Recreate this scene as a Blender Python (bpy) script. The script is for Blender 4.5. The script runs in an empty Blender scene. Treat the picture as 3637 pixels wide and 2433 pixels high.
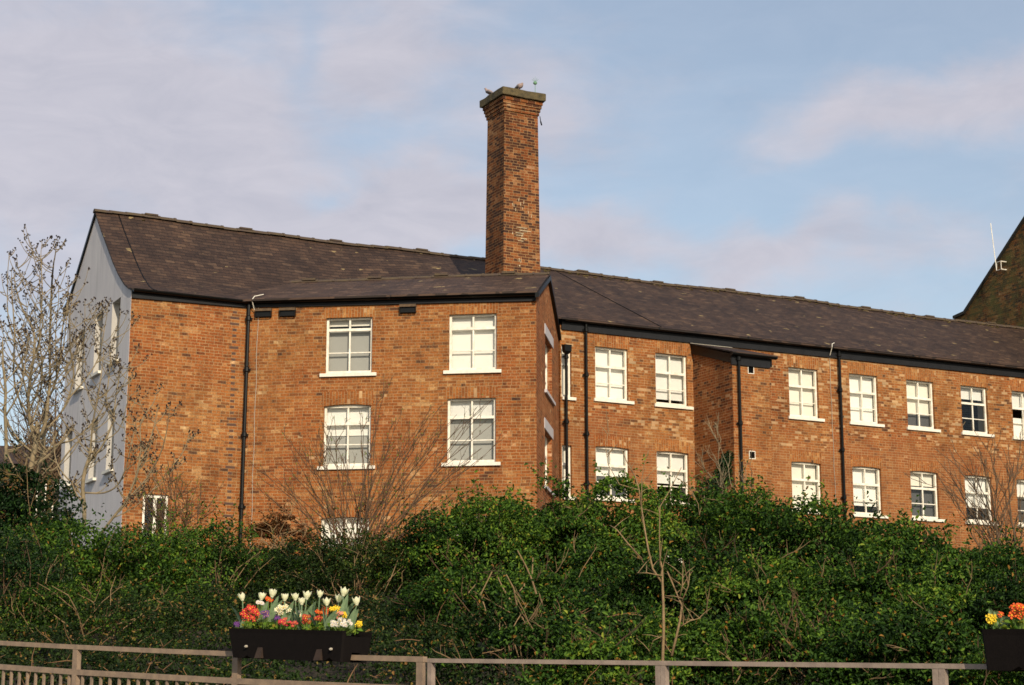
import bpy, math, random
import numpy as np
from mathutils import Vector, noise as mnoise
R = math.radians
scn = bpy.context.scene
COL = scn.collection

# ------------------------------------------------------------------ camera, sky, sun, exposure
F_PX, PCX, PCY, HOR, CZ = 6500.0, 1818.5, 1216.5, 2570.0, 1.6
PITCH = math.atan((HOR - PCY) / F_PX)
cam_d = bpy.data.cameras.new("camera"); cam = bpy.data.objects.new("camera", cam_d); COL.objects.link(cam)
cam_d.sensor_width = 36.0; cam_d.lens = F_PX / 3637.0 * 36.0
cam_d.clip_start = 0.1; cam_d.clip_end = 3000
cam.location = (0, 0, CZ); cam.rotation_euler = (R(90) + PITCH, 0, 0)
scn.camera = cam

SUN_EL, SUN_AZ = R(27), R(17)            # azimuth measured to the right of straight behind the camera
to_sun = Vector((math.sin(SUN_AZ) * math.cos(SUN_EL), -math.cos(SUN_AZ) * math.cos(SUN_EL), math.sin(SUN_EL)))
sd = bpy.data.lights.new("sun", 'SUN'); sd.energy = 4.4; sd.angle = R(0.5); sd.color = (1.0, 0.86, 0.66)
sun = bpy.data.objects.new("sun", sd); COL.objects.link(sun)
sun.rotation_euler = to_sun.to_track_quat('Z', 'Y').to_euler(); sun.location = (20, -30, 40)

world = bpy.data.worlds.new("World"); scn.world = world; world.use_nodes = True
wn, wl = world.node_tree.nodes, world.node_tree.links
wn.clear()
def wnode(t, **k):
    n = wn.new(t)
    for a, b in k.items(): setattr(n, a, b)
    return n
w_out = wnode('ShaderNodeOutputWorld'); w_bg = wnode('ShaderNodeBackground')
w_sky = wnode('ShaderNodeTexSky', sky_type='NISHITA', sun_disc=False)
w_sky.sun_elevation = SUN_EL
w_sky.sun_rotation = math.atan2(to_sun.x, to_sun.y)
w_sky.air_density = 1.0; w_sky.dust_density = 1.2; w_sky.ozone_density = 1.5
w_bg.inputs['Strength'].default_value = 0.15
w_tc = wnode('ShaderNodeTexCoord')
def wmath(op, a, b=None, c=None, clamp=False):
    n = wnode('ShaderNodeMath', operation=op); n.use_clamp = clamp
    for i, v in enumerate((a, b, c)):
        if v is None: continue
        if isinstance(v, (int, float)): n.inputs[i].default_value = v
        else: wl.new(v, n.inputs[i])
    return n.outputs[0]
# a cloud layer: soft banks of thin cloud at given bearings plus noise, all in sky directions
def sky_dir(px, py):
    x = (px - PCX) / F_PX; z = (PCY - py) / F_PX; c, s = math.cos(PITCH), math.sin(PITCH)
    return Vector((x, c - z * s, s + z * c)).normalized()
w_warp = wnode('ShaderNodeTexNoise'); w_warp.inputs['Scale'].default_value = 7.0; w_warp.inputs['Detail'].default_value = 6.0
wl.new(w_tc.outputs['Generated'], w_warp.inputs['Vector'])
w_sub = wnode('ShaderNodeVectorMath', operation='SUBTRACT'); wl.new(w_warp.outputs['Color'], w_sub.inputs[0]); w_sub.inputs[1].default_value = (.5, .5, .5)
w_sc = wnode('ShaderNodeVectorMath', operation='SCALE'); wl.new(w_sub.outputs[0], w_sc.inputs[0]); w_sc.inputs['Scale'].default_value = 0.16
w_add = wnode('ShaderNodeVectorMath', operation='ADD'); wl.new(w_tc.outputs['Generated'], w_add.inputs[0]); wl.new(w_sc.outputs[0], w_add.inputs[1])
BLOBS = [  # px, py, rx, rz (source px), weight : banks of cloud (+) and holes of blue (-)
    (250, 250, 900, 520, .9), (1500, 150, 650, 330, .85), (500, 650, 700, 260, .75), (3250, 420, 780, 200, .95),
    (1900, 760, 700, 190, .85), (2900, 950, 900, 130, .6), (1300, 830, 800, 150, .7), (200, 1000, 500, 300, .4),
    (1250, 560, 260, 160, -.5), (2500, 520, 420, 240, -.55), (2300, 80, 700, 120, -.1), (3300, 60, 700, 150, -.4), (980, 130, 90, 260, -.35),
    (2700, 750, 400, 110, -.35), (150, 560, 260, 140, -.3)]
acc = None
for px, py, rx, ry, wgt in BLOBS:
    d = sky_dir(px, py)
    s = wnode('ShaderNodeVectorMath', operation='SUBTRACT'); wl.new(w_add.outputs[0], s.inputs[0]); s.inputs[1].default_value = d
    m = wnode('ShaderNodeVectorMath', operation='MULTIPLY'); wl.new(s.outputs[0], m.inputs[0])
    m.inputs[1].default_value = (F_PX / rx, 6.0, F_PX / ry)
    l = wnode('ShaderNodeVectorMath', operation='LENGTH'); wl.new(m.outputs[0], l.inputs[0])
    g = wmath('POWER', 2.718, wmath('MULTIPLY', wmath('MULTIPLY', l.outputs['Value'], l.outputs['Value']), -1.1))
    g = wmath('MULTIPLY', g, wgt)
    acc = g if acc is None else wmath('ADD', acc, g)
w_n2 = wnode('ShaderNodeTexNoise'); w_n2.inputs['Scale'].default_value = 5.5; w_n2.inputs['Detail'].default_value = 9.0; w_n2.inputs['Roughness'].default_value = .55
w_map = wnode('ShaderNodeMapping'); w_map.inputs['Scale'].default_value = (1, 1, 2.6); wl.new(w_tc.outputs['Generated'], w_map.inputs['Vector'])
wl.new(w_map.outputs[0], w_n2.inputs['Vector'])
w_n4 = wnode('ShaderNodeTexNoise'); w_n4.inputs['Scale'].default_value = 15; w_n4.inputs['Detail'].default_value = 8.0; w_n4.inputs['Roughness'].default_value = .6
wl.new(w_map.outputs[0], w_n4.inputs['Vector'])
cl = wmath('ADD', wmath('ADD', acc, wmath('MULTIPLY', wmath('SUBTRACT', w_n2.outputs['Fac'], .5), 1.7)), wmath('MULTIPLY', wmath('SUBTRACT', w_n4.outputs['Fac'], .5), .9))
w_ss = wnode('ShaderNodeMapRange', interpolation_type='SMOOTHSTEP'); wl.new(cl, w_ss.inputs['Value'])
w_ss.inputs['From Min'].default_value = -.05; w_ss.inputs['From Max'].default_value = .95
w_ss.inputs['To Min'].default_value = 0.34; w_ss.inputs['To Max'].default_value = 0.95
w_mix = wnode('ShaderNodeMix', data_type='RGBA'); wl.new(w_ss.outputs[0], w_mix.inputs['Factor'])
w_tint = wnode('ShaderNodeMix', data_type='RGBA', blend_type='MULTIPLY'); w_tint.inputs['Factor'].default_value = 1.0
wl.new(w_sky.outputs[0], w_tint.inputs['A']); w_tint.inputs['B'].default_value = (1.06, 1.06, .96, 1)
w_n3 = wnode('ShaderNodeTexNoise'); w_n3.inputs['Scale'].default_value = 16; w_n3.inputs['Detail'].default_value = 10.0; w_n3.inputs['Roughness'].default_value = .62; w_n3.inputs['Distortion'].default_value = .6
wl.new(w_map.outputs[0], w_n3.inputs['Vector'])
w_cc = wnode('ShaderNodeMix', data_type='RGBA'); wl.new(w_n3.outputs['Fac'], w_cc.inputs['Factor']); w_cc.inputs['A'].default_value = (2.95, 3.0, 3.6, 1); w_cc.inputs['B'].default_value = (4.85, 4.6, 5.0, 1)
wl.new(w_tint.outputs['Result'], w_mix.inputs['A']); wl.new(w_cc.outputs['Result'], w_mix.inputs['B'])
wl.new(w_mix.outputs['Result'], w_bg.inputs['Color']); wl.new(w_bg.outputs[0], w_out.inputs['Surface'])

scn.view_settings.view_transform = 'Standard'; scn.view_settings.look = 'None'
scn.view_settings.exposure = 0.0; scn.view_settings.gamma = 1.0
scn.view_settings.use_curve_mapping = False
scn.cycles.max_bounces = 6; scn.cycles.transparent_max_bounces = 24
scn.cycles.diffuse_bounces = 3
scn.cycles.pixel_filter_type = 'BLACKMAN_HARRIS'; scn.cycles.filter_width = 1.6

# ------------------------------------------------------------------ helpers
rnd = random.Random(7)
def at(px, py, Y):
    """the point at depth Y that the photograph shows at (px, py)"""
    x = (px - PCX) / F_PX; z = (PCY - py) / F_PX; c, s = math.cos(PITCH), math.sin(PITCH)
    d = Vector((x, c - z * s, s + z * c)); d *= Y / d.y
    return Vector((d.x, d.y, d.z + CZ))

class Frame:
    """a local frame: u along the wall, w back into the building, z up"""
    def __init__(s, o, deg):
        a = R(deg); s.o = Vector((o[0], o[1])); s.u = Vector((math.cos(a), math.sin(a))); s.w = Vector((-math.sin(a), math.cos(a)))
    def p(s, u, w, z):
        q = s.o + s.u * u + s.w * w
        return Vector((q.x, q.y, z))
    def sub(s, u, w, turn=0):
        q = s.p(u, w, 0); f = Frame((q.x, q.y), 0)
        a = math.atan2(s.u.y, s.u.x) + R(turn)
        f.u = Vector((math.cos(a), math.sin(a))); f.w = Vector((-math.sin(a), math.cos(a))); return f

class MB:
    def __init__(s): s.v = []; s.f = []; s.uv = []; s.mi = []; s.m = 0
    def quad(s, ps, uvs=None):
        b = len(s.v); s.v += [tuple(p) for p in ps]; s.f.append(tuple(range(b, b + len(ps)))); s.mi.append(s.m)
        s.uv += list(uvs) if uvs else [(0, 0)] * len(ps)
    def box(s, fr, u0, u1, w0, w1, z0, z1, uvscale=None):
        P = lambda u, w, z: fr.p(u, w, z)
        F6 = [((u0, w0, z0), (u1, w0, z0), (u1, w0, z1), (u0, w0, z1), 0), ((u1, w1, z0), (u0, w1, z0), (u0, w1, z1), (u1, w1, z1), 0),
              ((u0, w1, z0), (u0, w0, z0), (u0, w0, z1), (u0, w1, z1), 1), ((u1, w0, z0), (u1, w1, z0), (u1, w1, z1), (u1, w0, z1), 1),
              ((u0, w0, z1), (u1, w0, z1), (u1, w1, z1), (u0, w1, z1), 2), ((u0, w1, z0), (u1, w1, z0), (u1, w0, z0), (u0, w0, z0), 2)]
        for a, b, c, d, k in F6:
            q = (a, b, c, d)
            uv = [(t[0], t[2]) if k == 0 else (t[1], t[2]) if k == 1 else (t[0], t[1]) for t in q]
            s.quad([P(*t) for t in q], uv)
    def tube(s, pts, rad, sides=6, cap=True):
        pts = [Vector(p) for p in pts]; n = len(pts)
        if isinstance(rad, (int, float)): rad = [rad] * n
        rings = []
        prev = None
        for i, p in enumerate(pts):
            d = (pts[min(i + 1, n - 1)] - pts[max(i - 1, 0)])
            if d.length < 1e-9: d = Vector((0, 0, 1))
            d.normalize()
            if prev is None:
                a = d.cross(Vector((0, 0, 1)) if abs(d.z) < .9 else Vector((1, 0, 0))).normalized()
            else:
                a = prev - d * prev.dot(d)
                a = a.normalized() if a.length > 1e-6 else d.orthogonal().normalized()
            prev = a; b = d.cross(a)
            base = len(s.v)
            for k in range(sides):
                t = 2 * math.pi * k / sides
                s.v.append(tuple(p + (a * math.cos(t) + b * math.sin(t)) * rad[i]))
            rings.append(base)
        for i in range(n - 1):
            for k in range(sides):
                k2 = (k + 1) % sides
                s.f.append((rings[i] + k, rings[i] + k2, rings[i + 1] + k2, rings[i + 1] + k)); s.uv += [(0, 0)] * 4; s.mi.append(s.m)
        if cap:
            s.f.append(tuple(rings[0] + k for k in reversed(range(sides)))); s.uv += [(0, 0)] * sides; s.mi.append(s.m)
            s.f.append(tuple(rings[-1] + k for k in range(sides))); s.uv += [(0, 0)] * sides; s.mi.append(s.m)
    def blob(s, c, r, squash=(1, 1, 1), rings=5, seg=8, axis=None, jit=0):
        c = Vector(c); base = len(s.v)
        q = Vector((0, 0, 1)).rotation_difference(Vector(axis)) if axis is not None else None
        rr = random.Random(int(abs(c.x * 991 + c.z * 77) * 10))
        for i in range(rings + 1):
            ph = math.pi * i / rings
            for k in range(seg):
                th = 2 * math.pi * k / seg
                j = 1 + (rr.random() - .5) * jit
                v = Vector((math.sin(ph) * math.cos(th) * squash[0], math.sin(ph) * math.sin(th) * squash[1], math.cos(ph) * squash[2])) * r * j
                if q: v = q @ v
                s.v.append(tuple(c + v))
        for i in range(rings):
            for k in range(seg):
                k2 = (k + 1) % seg
                s.f.append((base + i * seg + k, base + (i + 1) * seg + k, base + (i + 1) * seg + k2, base + i * seg + k2)); s.uv += [(0, 0)] * 4; s.mi.append(s.m)
    def build(s, name, mats, parent=None, smooth=False):
        me = bpy.data.meshes.new(name)
        me.from_pydata(s.v, [], s.f)
        uvl = me.uv_layers.new(name='UVMap')
        arr = np.array(s.uv, dtype=np.float32).ravel()
        if len(arr) == len(uvl.data) * 2: uvl.data.foreach_set('uv', arr)
        for m in (mats if isinstance(mats, (list, tuple)) else [mats]): me.materials.append(m)
        if any(s.mi): me.polygons.foreach_set('material_index', s.mi)
        if smooth: me.polygons.foreach_set('use_smooth', [True] * len(me.polygons))
        me.update()
        o = bpy.data.objects.new(name, me); COL.objects.link(o)
        if parent: o.parent = parent; o.matrix_parent_inverse = world_inv(parent)
        return o
def world_inv(p):
    from mathutils import Matrix
    M = Matrix.Identity(4); q = p
    chain = []
    while q: chain.append(q); q = q.parent
    for q in reversed(chain): M = M @ q.matrix_parent_inverse @ q.matrix_basis if q.parent else q.matrix_basis.copy()
    return M.inverted()
def tag(o, label=None, cat=None, group=None, kind=None):
    for k, v in (('label', label), ('category', cat), ('group', group), ('kind', kind)):
        if v: o[k] = v
    return o
def empty(name, loc, label, cat, group=None):
    o = bpy.data.objects.new(name, None); COL.objects.link(o); o.location = loc; o.empty_display_size = .2
    return tag(o, label, cat, group)

# ------------------------------------------------------------------ materials
class NT:
    def __init__(s, name):
        s.m = bpy.data.materials.new(name); s.m.use_nodes = True
        s.n, s.l = s.m.node_tree.nodes, s.m.node_tree.links; s.n.clear()
        s.out = s.n.new('ShaderNodeOutputMaterial'); s.b = s.n.new('ShaderNodeBsdfPrincipled'); s.l.new(s.b.outputs[0], s.out.inputs['Surface'])
    def node(s, t, **k):
        n = s.n.new(t)
        for a, b in k.items(): setattr(n, a, b)
        return n
    def put(s, v, sock):
        if isinstance(v, (int, float)): sock.default_value = v
        elif isinstance(v, tuple): sock.default_value = v if len(v) == 4 or len(sock.default_value) == 3 else (*v, 1)
        else: s.l.new(v, sock)
    def math(s, op, a, b=None, c=None, clamp=False):
        n = s.node('ShaderNodeMath', operation=op); n.use_clamp = clamp
        for i, v in enumerate((a, b, c)):
            if v is not None: s.put(v, n.inputs[i])
        return n.outputs[0]
    def noise(s, vec, scale, detail=4, rough=.55, out='Fac', dim='3D'):
        n = s.node('ShaderNodeTexNoise', noise_dimensions=dim); s.put(scale, n.inputs['Scale']); s.put(detail, n.inputs['Detail']); s.put(rough, n.inputs['Roughness'])
        if vec is not None: s.l.new(vec, n.inputs['Vector'])
        return n.outputs[out]
    def mapping(s, vec, scale=(1, 1, 1), loc=(0, 0, 0), rot=(0, 0, 0)):
        n = s.node('ShaderNodeMapping'); n.inputs['Scale'].default_value = scale; n.inputs['Location'].default_value = loc; n.inputs['Rotation'].default_value = rot
        s.l.new(vec, n.inputs['Vector']); return n.outputs[0]
    def ramp(s, fac, stops, interp='LINEAR'):
        n = s.node('ShaderNodeValToRGB'); n.color_ramp.interpolation = interp
        e = n.color_ramp.elements
        while len(e) < len(stops): e.new(.5)
        for i, (p, c) in enumerate(stops): e[i].position = p; e[i].color = (*c, 1) if len(c) == 3 else c
        s.l.new(fac, n.inputs['Fac']); return n.outputs['Color']
    def mix(s, fac, a, b, blend='MIX'):
        n = s.node('ShaderNodeMix', data_type='RGBA', blend_type=blend)
        s.put(fac, n.inputs['Factor']); s.put(a, n.inputs['A']); s.put(b, n.inputs['B']); return n.outputs['Result']
    def rng(s, v, a, b, c=0., d=1., smooth=False):
        n = s.node('ShaderNodeMapRange', interpolation_type='SMOOTHSTEP' if smooth else 'LINEAR')
        s.put(v, n.inputs['Value'])
        for k, x in (('From Min', a), ('From Max', b), ('To Min', c), ('To Max', d)): n.inputs[k].default_value = x
        return n.outputs[0]
    def bump(s, h, strength=.3, dist=.02):
        n = s.node('ShaderNodeBump'); n.inputs['Strength'].default_value = strength; n.inputs['Distance'].default_value = dist
        s.l.new(h, n.inputs['Height']); s.l.new(n.outputs[0], s.b.inputs['Normal'])

def brick_mat(name, pale=.5, dark=.12, tone=(1, 1, 1), quoin=False, moss=0., mortar=(.42, .28, .145), swap=False, lower_dull=None):
    t = NT(name)
    uvn = t.node('ShaderNodeUVMap'); uvn.uv_map = 'UVMap'
    sep = t.node('ShaderNodeSeparateXYZ'); t.l.new(uvn.outputs[0], sep.inputs[0])
    u, v = (sep.outputs[1], sep.outputs[0]) if swap else (sep.outputs[0], sep.outputs[1])
    geo = t.node('ShaderNodeNewGeometry')
    # slight wobble of the courses
    wob = t.noise(geo.outputs['Position'], .9, 2)
    v2 = t.math('ADD', v, t.math('MULTIPLY', t.math('SUBTRACT', wob, .5), .05))
    CH = .078
    rowf = t.math('DIVIDE', v2, CH); row = t.math('FLOOR', rowf); rf = t.math('SUBTRACT', rowf, row)
    hdr = t.math('LESS_THAN', t.math('FLOORED_MODULO', row, 4.), .5)
    pitch = t.math('SUBTRACT', .235, t.math('MULTIPLY', hdr, .1175))
    wnr = t.node('ShaderNodeTexWhiteNoise', noise_dimensions='1D'); t.l.new(row, wnr.inputs['W'])
    uo = t.math('ADD', t.math('ADD', t.math('DIVIDE', u, pitch), t.math('MULTIPLY', t.math('FLOORED_MODULO', row, 2.), .5)), t.math('MULTIPLY', wnr.outputs['Value'], .25))
    col = t.math('FLOOR', uo); cf = t.math('SUBTRACT', uo, col)
    cmb = t.node('ShaderNodeCombineXYZ'); t.l.new(col, cmb.inputs[0]); t.l.new(row, cmb.inputs[1])
    wn_ = t.node('ShaderNodeTexWhiteNoise', noise_dimensions='2D'); t.l.new(cmb.outputs[0], wn_.inputs['Vector'])
    idv = wn_.outputs['Value']
    big = t.noise(geo.outputs['Position'], .45, 5, .6)
    mid = t.noise(geo.outputs['Position'], 2.6, 4, .6)
    # brick colours picked per brick, drifted by large stains
    sel = t.math('ADD', t.math('MULTIPLY', idv, .78), t.math('MULTIPLY', t.rng(mid, .3, .7), .22))
    T = lambda c: (c[0] * tone[0] * .88, c[1] * tone[1] * .82, c[2] * tone[2] * .83)
    c = t.ramp(sel, [(0.0, T((.06, .038, .030))), (dark * .55, T((.11, .055, .030))), (dark, T((.19, .078, .028))), (.30, T((.27, .103, .031))), (.48, T((.315, .125, .036))),
                     (.64, T((.285, .108, .034))), (.80, T((.33, .150, .048))), (.92, T((.42, .24, .10))), (1.0, T((.60, .44, .25)))])
    grain = t.noise(geo.outputs['Position'], 22., 4, .7)
    c = t.mix(.55, c, t.ramp(grain, [(.32, (.34, .32, .30)), (.5, (.95, .95, .95)), (.68, (1.7, 1.65, 1.45))]), 'MULTIPLY')
    c = t.mix(.8, c, t.ramp(big, [(.36, (.92, .74, .70)), (.5, (1, 1, 1)), (.64, (1.12, 1.22, 1.25))]), 'MULTIPLY')
    # pale salt-stained headers, patchwise
    sel2 = t.node('ShaderNodeTexWhiteNoise', noise_dimensions='3D')
    c3 = t.node('ShaderNodeCombineXYZ'); t.l.new(col, c3.inputs[0]); t.l.new(row, c3.inputs[1]); c3.inputs[2].default_value = 5.3
    t.l.new(c3.outputs[0], sel2.inputs['Vector'])
    z = t.node('ShaderNodeSeparateXYZ'); t.l.new(geo.outputs['Position'], z.inputs[0])
    patch = t.rng(t.noise(geo.outputs['Position'], .7, 3), .42, .62)
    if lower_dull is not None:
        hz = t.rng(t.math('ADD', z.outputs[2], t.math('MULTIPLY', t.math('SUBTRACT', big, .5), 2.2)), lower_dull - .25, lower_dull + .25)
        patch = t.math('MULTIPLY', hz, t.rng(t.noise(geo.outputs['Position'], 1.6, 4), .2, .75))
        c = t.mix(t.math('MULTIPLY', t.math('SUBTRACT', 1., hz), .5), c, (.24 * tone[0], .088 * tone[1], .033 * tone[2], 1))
    thr = t.math('SUBTRACT', 1.03, t.math('MULTIPLY', patch, pale * .36))
    pl = t.math('GREATER_THAN', sel2.outputs['Value'], thr)
    c = t.mix(t.math('MULTIPLY', pl, .50), c, (.58, .41, .23, 1))
    # mortar
    mu = t.math('DIVIDE', .011, pitch)
    m1 = t.math('LESS_THAN', rf, .15); m2 = t.math('LESS_THAN', cf, mu)
    mm = t.math('MAXIMUM', m1, m2)
    mcol = t.mix(t.rng(mid, .35, .65), tuple(x * .62 for x in mortar), mortar)
    c = t.mix(t.math('MULTIPLY', mm, .92), c, mcol)
    # broad weather stains
    st = t.noise(t.mapping(geo.outputs['Position'], scale=(1, 1, .45)), 1.3, 6, .65)
    c = t.mix(.8, c, t.ramp(st, [(.30, (.60, .56, .54)), (.5, (1, 1, 1)), (.70, (1.14, 1.10, 1.02))]), 'MULTIPLY')
    if quoin:   # the toothed column of old dark bricks by the inner corner
        a = t.math('LESS_THAN', t.math('ABSOLUTE', t.math('ADD', u, .30)), t.math('ADD', .055, t.math('MULTIPLY', t.math('GREATER_THAN', wnr.outputs['Value'], .7), .07)))
        q = t.math('MULTIPLY', a, t.math('LESS_THAN', t.math('FLOORED_MODULO', row, 2.), .5))
        q = t.math('MULTIPLY', q, t.math('GREATER_THAN', rf, .15))
        c = t.mix(t.math('MULTIPLY', q, .85), c, (.07, .045, .04, 1))
    if moss > 0:
        ms = t.rng(t.noise(geo.outputs['Position'], 1.1, 6, .7), .60 - moss * .25, .8 - moss * .2)
        c = t.mix(t.math('MULTIPLY', ms, .8), c, (.10, .095, .03, 1))
    t.put(c, t.b.inputs['Base Color']); t.b.inputs['Roughness'].default_value = .93
    t.b.inputs['Specular IOR Level'].default_value = .15
    h = t.math('ADD', t.math('MULTIPLY', t.math('SUBTRACT', 1., mm), .6), t.math('MULTIPLY', grain, .8))
    h = t.math('ADD', h, t.math('MULTIPLY', idv, .5))
    t.bump(h, .7, .012)
    return t.m

def slate_mat(name, tone=1.0):
    t = NT(name)
    uvn = t.node('ShaderNodeUVMap'); uvn.uv_map = 'UVMap'
    sep = t.node('ShaderNodeSeparateXYZ'); t.l.new(uvn.outputs[0], sep.inputs[0])
    geo = t.node('ShaderNodeNewGeometry'); P = geo.outputs['Position']
    u, v = sep.outputs[0], sep.outputs[1]
    vv = t.math('ADD', v, t.math('MULTIPLY', t.math('SUBTRACT', t.noise(P, 1.1, 3), .5), .07))
    rowf = t.math('DIVIDE', vv, .165); row = t.math('FLOOR', rowf); rf = t.math('SUBTRACT', rowf, row)
    uo = t.math('ADD', t.math('DIVIDE', u, .27), t.math('MULTIPLY', t.math('FLOORED_MODULO', row, 2.), .5))
    col = t.math('FLOOR', uo); cf = t.math('SUBTRACT', uo, col)
    cmb = t.node('ShaderNodeCombineXYZ'); t.l.new(col, cmb.inputs[0]); t.l.new(row, cmb.inputs[1])
    w = t.node('ShaderNodeTexWhiteNoise', noise_dimensions='2D'); t.l.new(cmb.outputs[0], w.inputs['Vector'])
    c = t.ramp(w.outputs['Value'], [(0, (.034, .022, .018)), (.4, (.044, .029, .023)), (.8, (.054, .036, .028)), (1, (.078, .054, .040))])
    big = t.noise(P, .8, 6, .65)
    c = t.mix(.85, c, t.ramp(big, [(.32, (.60, .58, .60)), (.5, (1, 1, 1)), (.7, (1.34, 1.28, 1.18))]), 'MULTIPLY')
    fine = t.noise(t.mapping(uvn.outputs[0], scale=(3, 16, 1)), 1.5, 4, .7)
    c = t.mix(.8, c, t.ramp(fine, [(.3, (.5, .5, .5)), (.5, (.95, .95, .95)), (.72, (1.9, 1.75, 1.5))]), 'MULTIPLY')
    rn = t.noise(t.mapping(uvn.outputs[0], scale=(2.4, .35, 1)), 1.2, 5, .65); c = t.mix(.7, c, t.ramp(rn, [(.32, (.62, .60, .60)), (.5, (1, 1, 1)), (.7, (1.25, 1.2, 1.12))]), 'MULTIPLY')
    # lichen and moss
    li = t.rng(t.noise(t.mapping(uvn.outputs[0], scale=(1, 1.6, 1)), 1.7, 3, .5), .685, .70)
    c = t.mix(t.math('MULTIPLY', li, .75), c, (.30, .25, .13, 1))
    li2 = t.rng(t.noise(t.mapping(uvn.outputs[0], scale=(1.2, 2.0, 1), loc=(7, 3, 0)), 3.8, 4, .6), .70, .76)
    c = t.mix(t.math('MULTIPLY', li2, .3), c, (.20, .15, .075, 1))
    e = t.math('MAXIMUM', t.math('LESS_THAN', rf, .17), t.math('LESS_THAN', cf, .04))
    c = t.mix(t.math('MULTIPLY', e, .85), c, (.008, .006, .006, 1))
    c = t.mix(1., c, (tone * 1.10, tone * .98, tone * .86, 1), 'MULTIPLY')
    t.put(c, t.b.inputs['Base Color']); t.b.inputs['Roughness'].default_value = .72
    t.b.inputs['Specular IOR Level'].default_value = .3
    h = t.math('ADD', t.math('MULTIPLY', rf, -1.), t.math('MULTIPLY', w.outputs['Value'], .5))
    t.bump(t.math('ADD', h, t.math('MULTIPLY', fine, .8)), .7, .02)
    return t.m

def simple(name, col, rough=.6, var=.25, scale=6., col2=None, spec=.4, metal=0., bump=0.):
    t = NT(name); geo = t.node('ShaderNodeNewGeometry')
    n = t.noise(geo.outputs['Position'], scale, 5, .65)
    c2 = col2 if col2 else tuple(x * (1 - var) for x in col)
    c = t.mix(t.rng(n, .35, .65), (*col, 1), (*c2, 1))
    t.put(c, t.b.inputs['Base Color']); t.b.inputs['Roughness'].default_value = rough
    t.b.inputs['Specular IOR Level'].default_value = spec; t.b.inputs['Metallic'].default_value = metal
    if bump: t.bump(t.noise(geo.outputs['Position'], scale * 5, 5, .7), bump, .01)
    return t.m

def leaf_mat(name, stops, trans=.18, rough=.55):
    t = NT(name)
    a = t.node('ShaderNodeAttribute'); a.attribute_name = 'lc'
    c = t.ramp(a.outputs['Fac'], stops)
    t.put(c, t.b.inputs['Base Color']); t.b.inputs['Roughness'].default_value = rough; t.b.inputs['Specular IOR Level'].default_value = .12
    tr = t.node('ShaderNodeBsdfTranslucent'); t.put(t.mix(1., c, (1.3, 1.5, .6, 1), 'MULTIPLY'), tr.inputs['Color'])
    mx = t.node('ShaderNodeMixShader'); mx.inputs[0].default_value = trans
    t.l.new(t.b.outputs[0], mx.inputs[1]); t.l.new(tr.outputs[0], mx.inputs[2]); t.l.new(mx.outputs[0], t.out.inputs['Surface'])
    return t.m

M = {}
M['brick'] = brick_mat('brick_orange', pale=.13, dark=.14, quoin=True)
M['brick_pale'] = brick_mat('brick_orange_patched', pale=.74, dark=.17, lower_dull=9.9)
M['brick_side'] = brick_mat('brick_shaded_side', pale=.15, dark=.14, tone=(.95, .78, .85))  # wall brick toned darker and redder to stand for shade on the side
M['brick_chim'] = brick_mat('brick_chimney', pale=.10, dark=.55, tone=(.74, .66, .72), mortar=(.40, .25, .12))
M['brick_gable'] = brick_mat('brick_mossy', pale=.05, dark=.55, tone=(.60, .58, .62), moss=.8, mortar=(.16, .14, .08))
M['brick_arch'] = brick_mat('brick_arch', pale=.35, dark=.04, tone=(1.05, 1.02, .95), swap=True)
M['slate'] = slate_mat('slate_roof')
M['mortar'] = simple('pale_mortar', (.60, .50, .33), .95, .2, 20)
M['ridge'] = simple('ridge_tile', (.062, .043, .036), .9, .5, 5, col2=(.085, .062, .034), bump=.4)
M['moss'] = simple('roof_moss', (.10, .075, .025), 1, .5, 9, bump=.5)
def render_mat():
    t = NT('grey_render'); geo = t.node('ShaderNodeNewGeometry'); P = geo.outputs['Position']
    n = t.noise(t.mapping(P, scale=(1, 1, .35)), 1.6, 6, .65)
    c = t.mix(t.rng(n, .3, .7), (.56, .53, .535, 1), (.67, .635, .62, 1))
    ru = t.noise(t.mapping(P, scale=(3.5, 3.5, .22)), 2.2, 5, .7); c = t.mix(t.rng(ru, .52, .75), c, (.42, .41, .40, 1)); bl = t.noise(P, .7, 5, .7); c = t.mix(t.math('MULTIPLY', t.rng(bl, .5, .7), .35), c, (.60, .57, .54, 1))
    t.put(c, t.b.inputs['Base Color']); t.b.inputs['Roughness'].default_value = .9
    t.bump(t.noise(P, 30, 4, .7), .35, .01); return t.m
M['render'] = render_mat()
M['white'] = simple('white_paint', (.84, .81, .72), .5, .10, 7, col2=(.66, .61, .50))
M['whitestone'] = simple('white_sill', (.78, .74, .64), .7, .16, 8)
M['lintelgrey'] = simple('grey_paint', (.50, .48, .50), .7, .1, 5)
M['black'] = simple('black_paint', (.004, .0042, .0042), .38, .4, 9, spec=.22)
M['fascia'] = simple('fascia_paint', (.013, .014, .017), .6, .3, 4, spec=.2)
M['revealgrey'] = simple('reveal_paint', (.46, .44, .41), .85, .1, 4)
M['blind'] = simple('blind_white', (.82, .80, .76), .9, .05, 1)
M['blind_b'] = simple('blind_cream', (.78, .74, .66), .9, .07, 2)
M['blind_c'] = simple('blind_offwhite', (.74, .73, .71), .9, .07, 2)
M['blindgrey'] = simple('blind_grey', (.36, .355, .335), .8, .06, 1)
M['blinddark'] = simple('blind_dark', (.085, .085, .088), .8, .1, 1)
M['plaster'] = simple('plaster_white', (.60, .58, .53), .9, .08, 2)
M['dark'] = simple('room_dark', (.02, .018, .016), .95, .3, 2)
M['stone'] = simple('cap_stone', (.115, .088, .042), .95, .5, 7, col2=(.045, .038, .022), bump=.6)
M['rail'] = simple('rail_paint', (.30, .215, .145), .55, .25, 12, col2=(.20, .145, .105), spec=.4, bump=.15)
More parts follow.
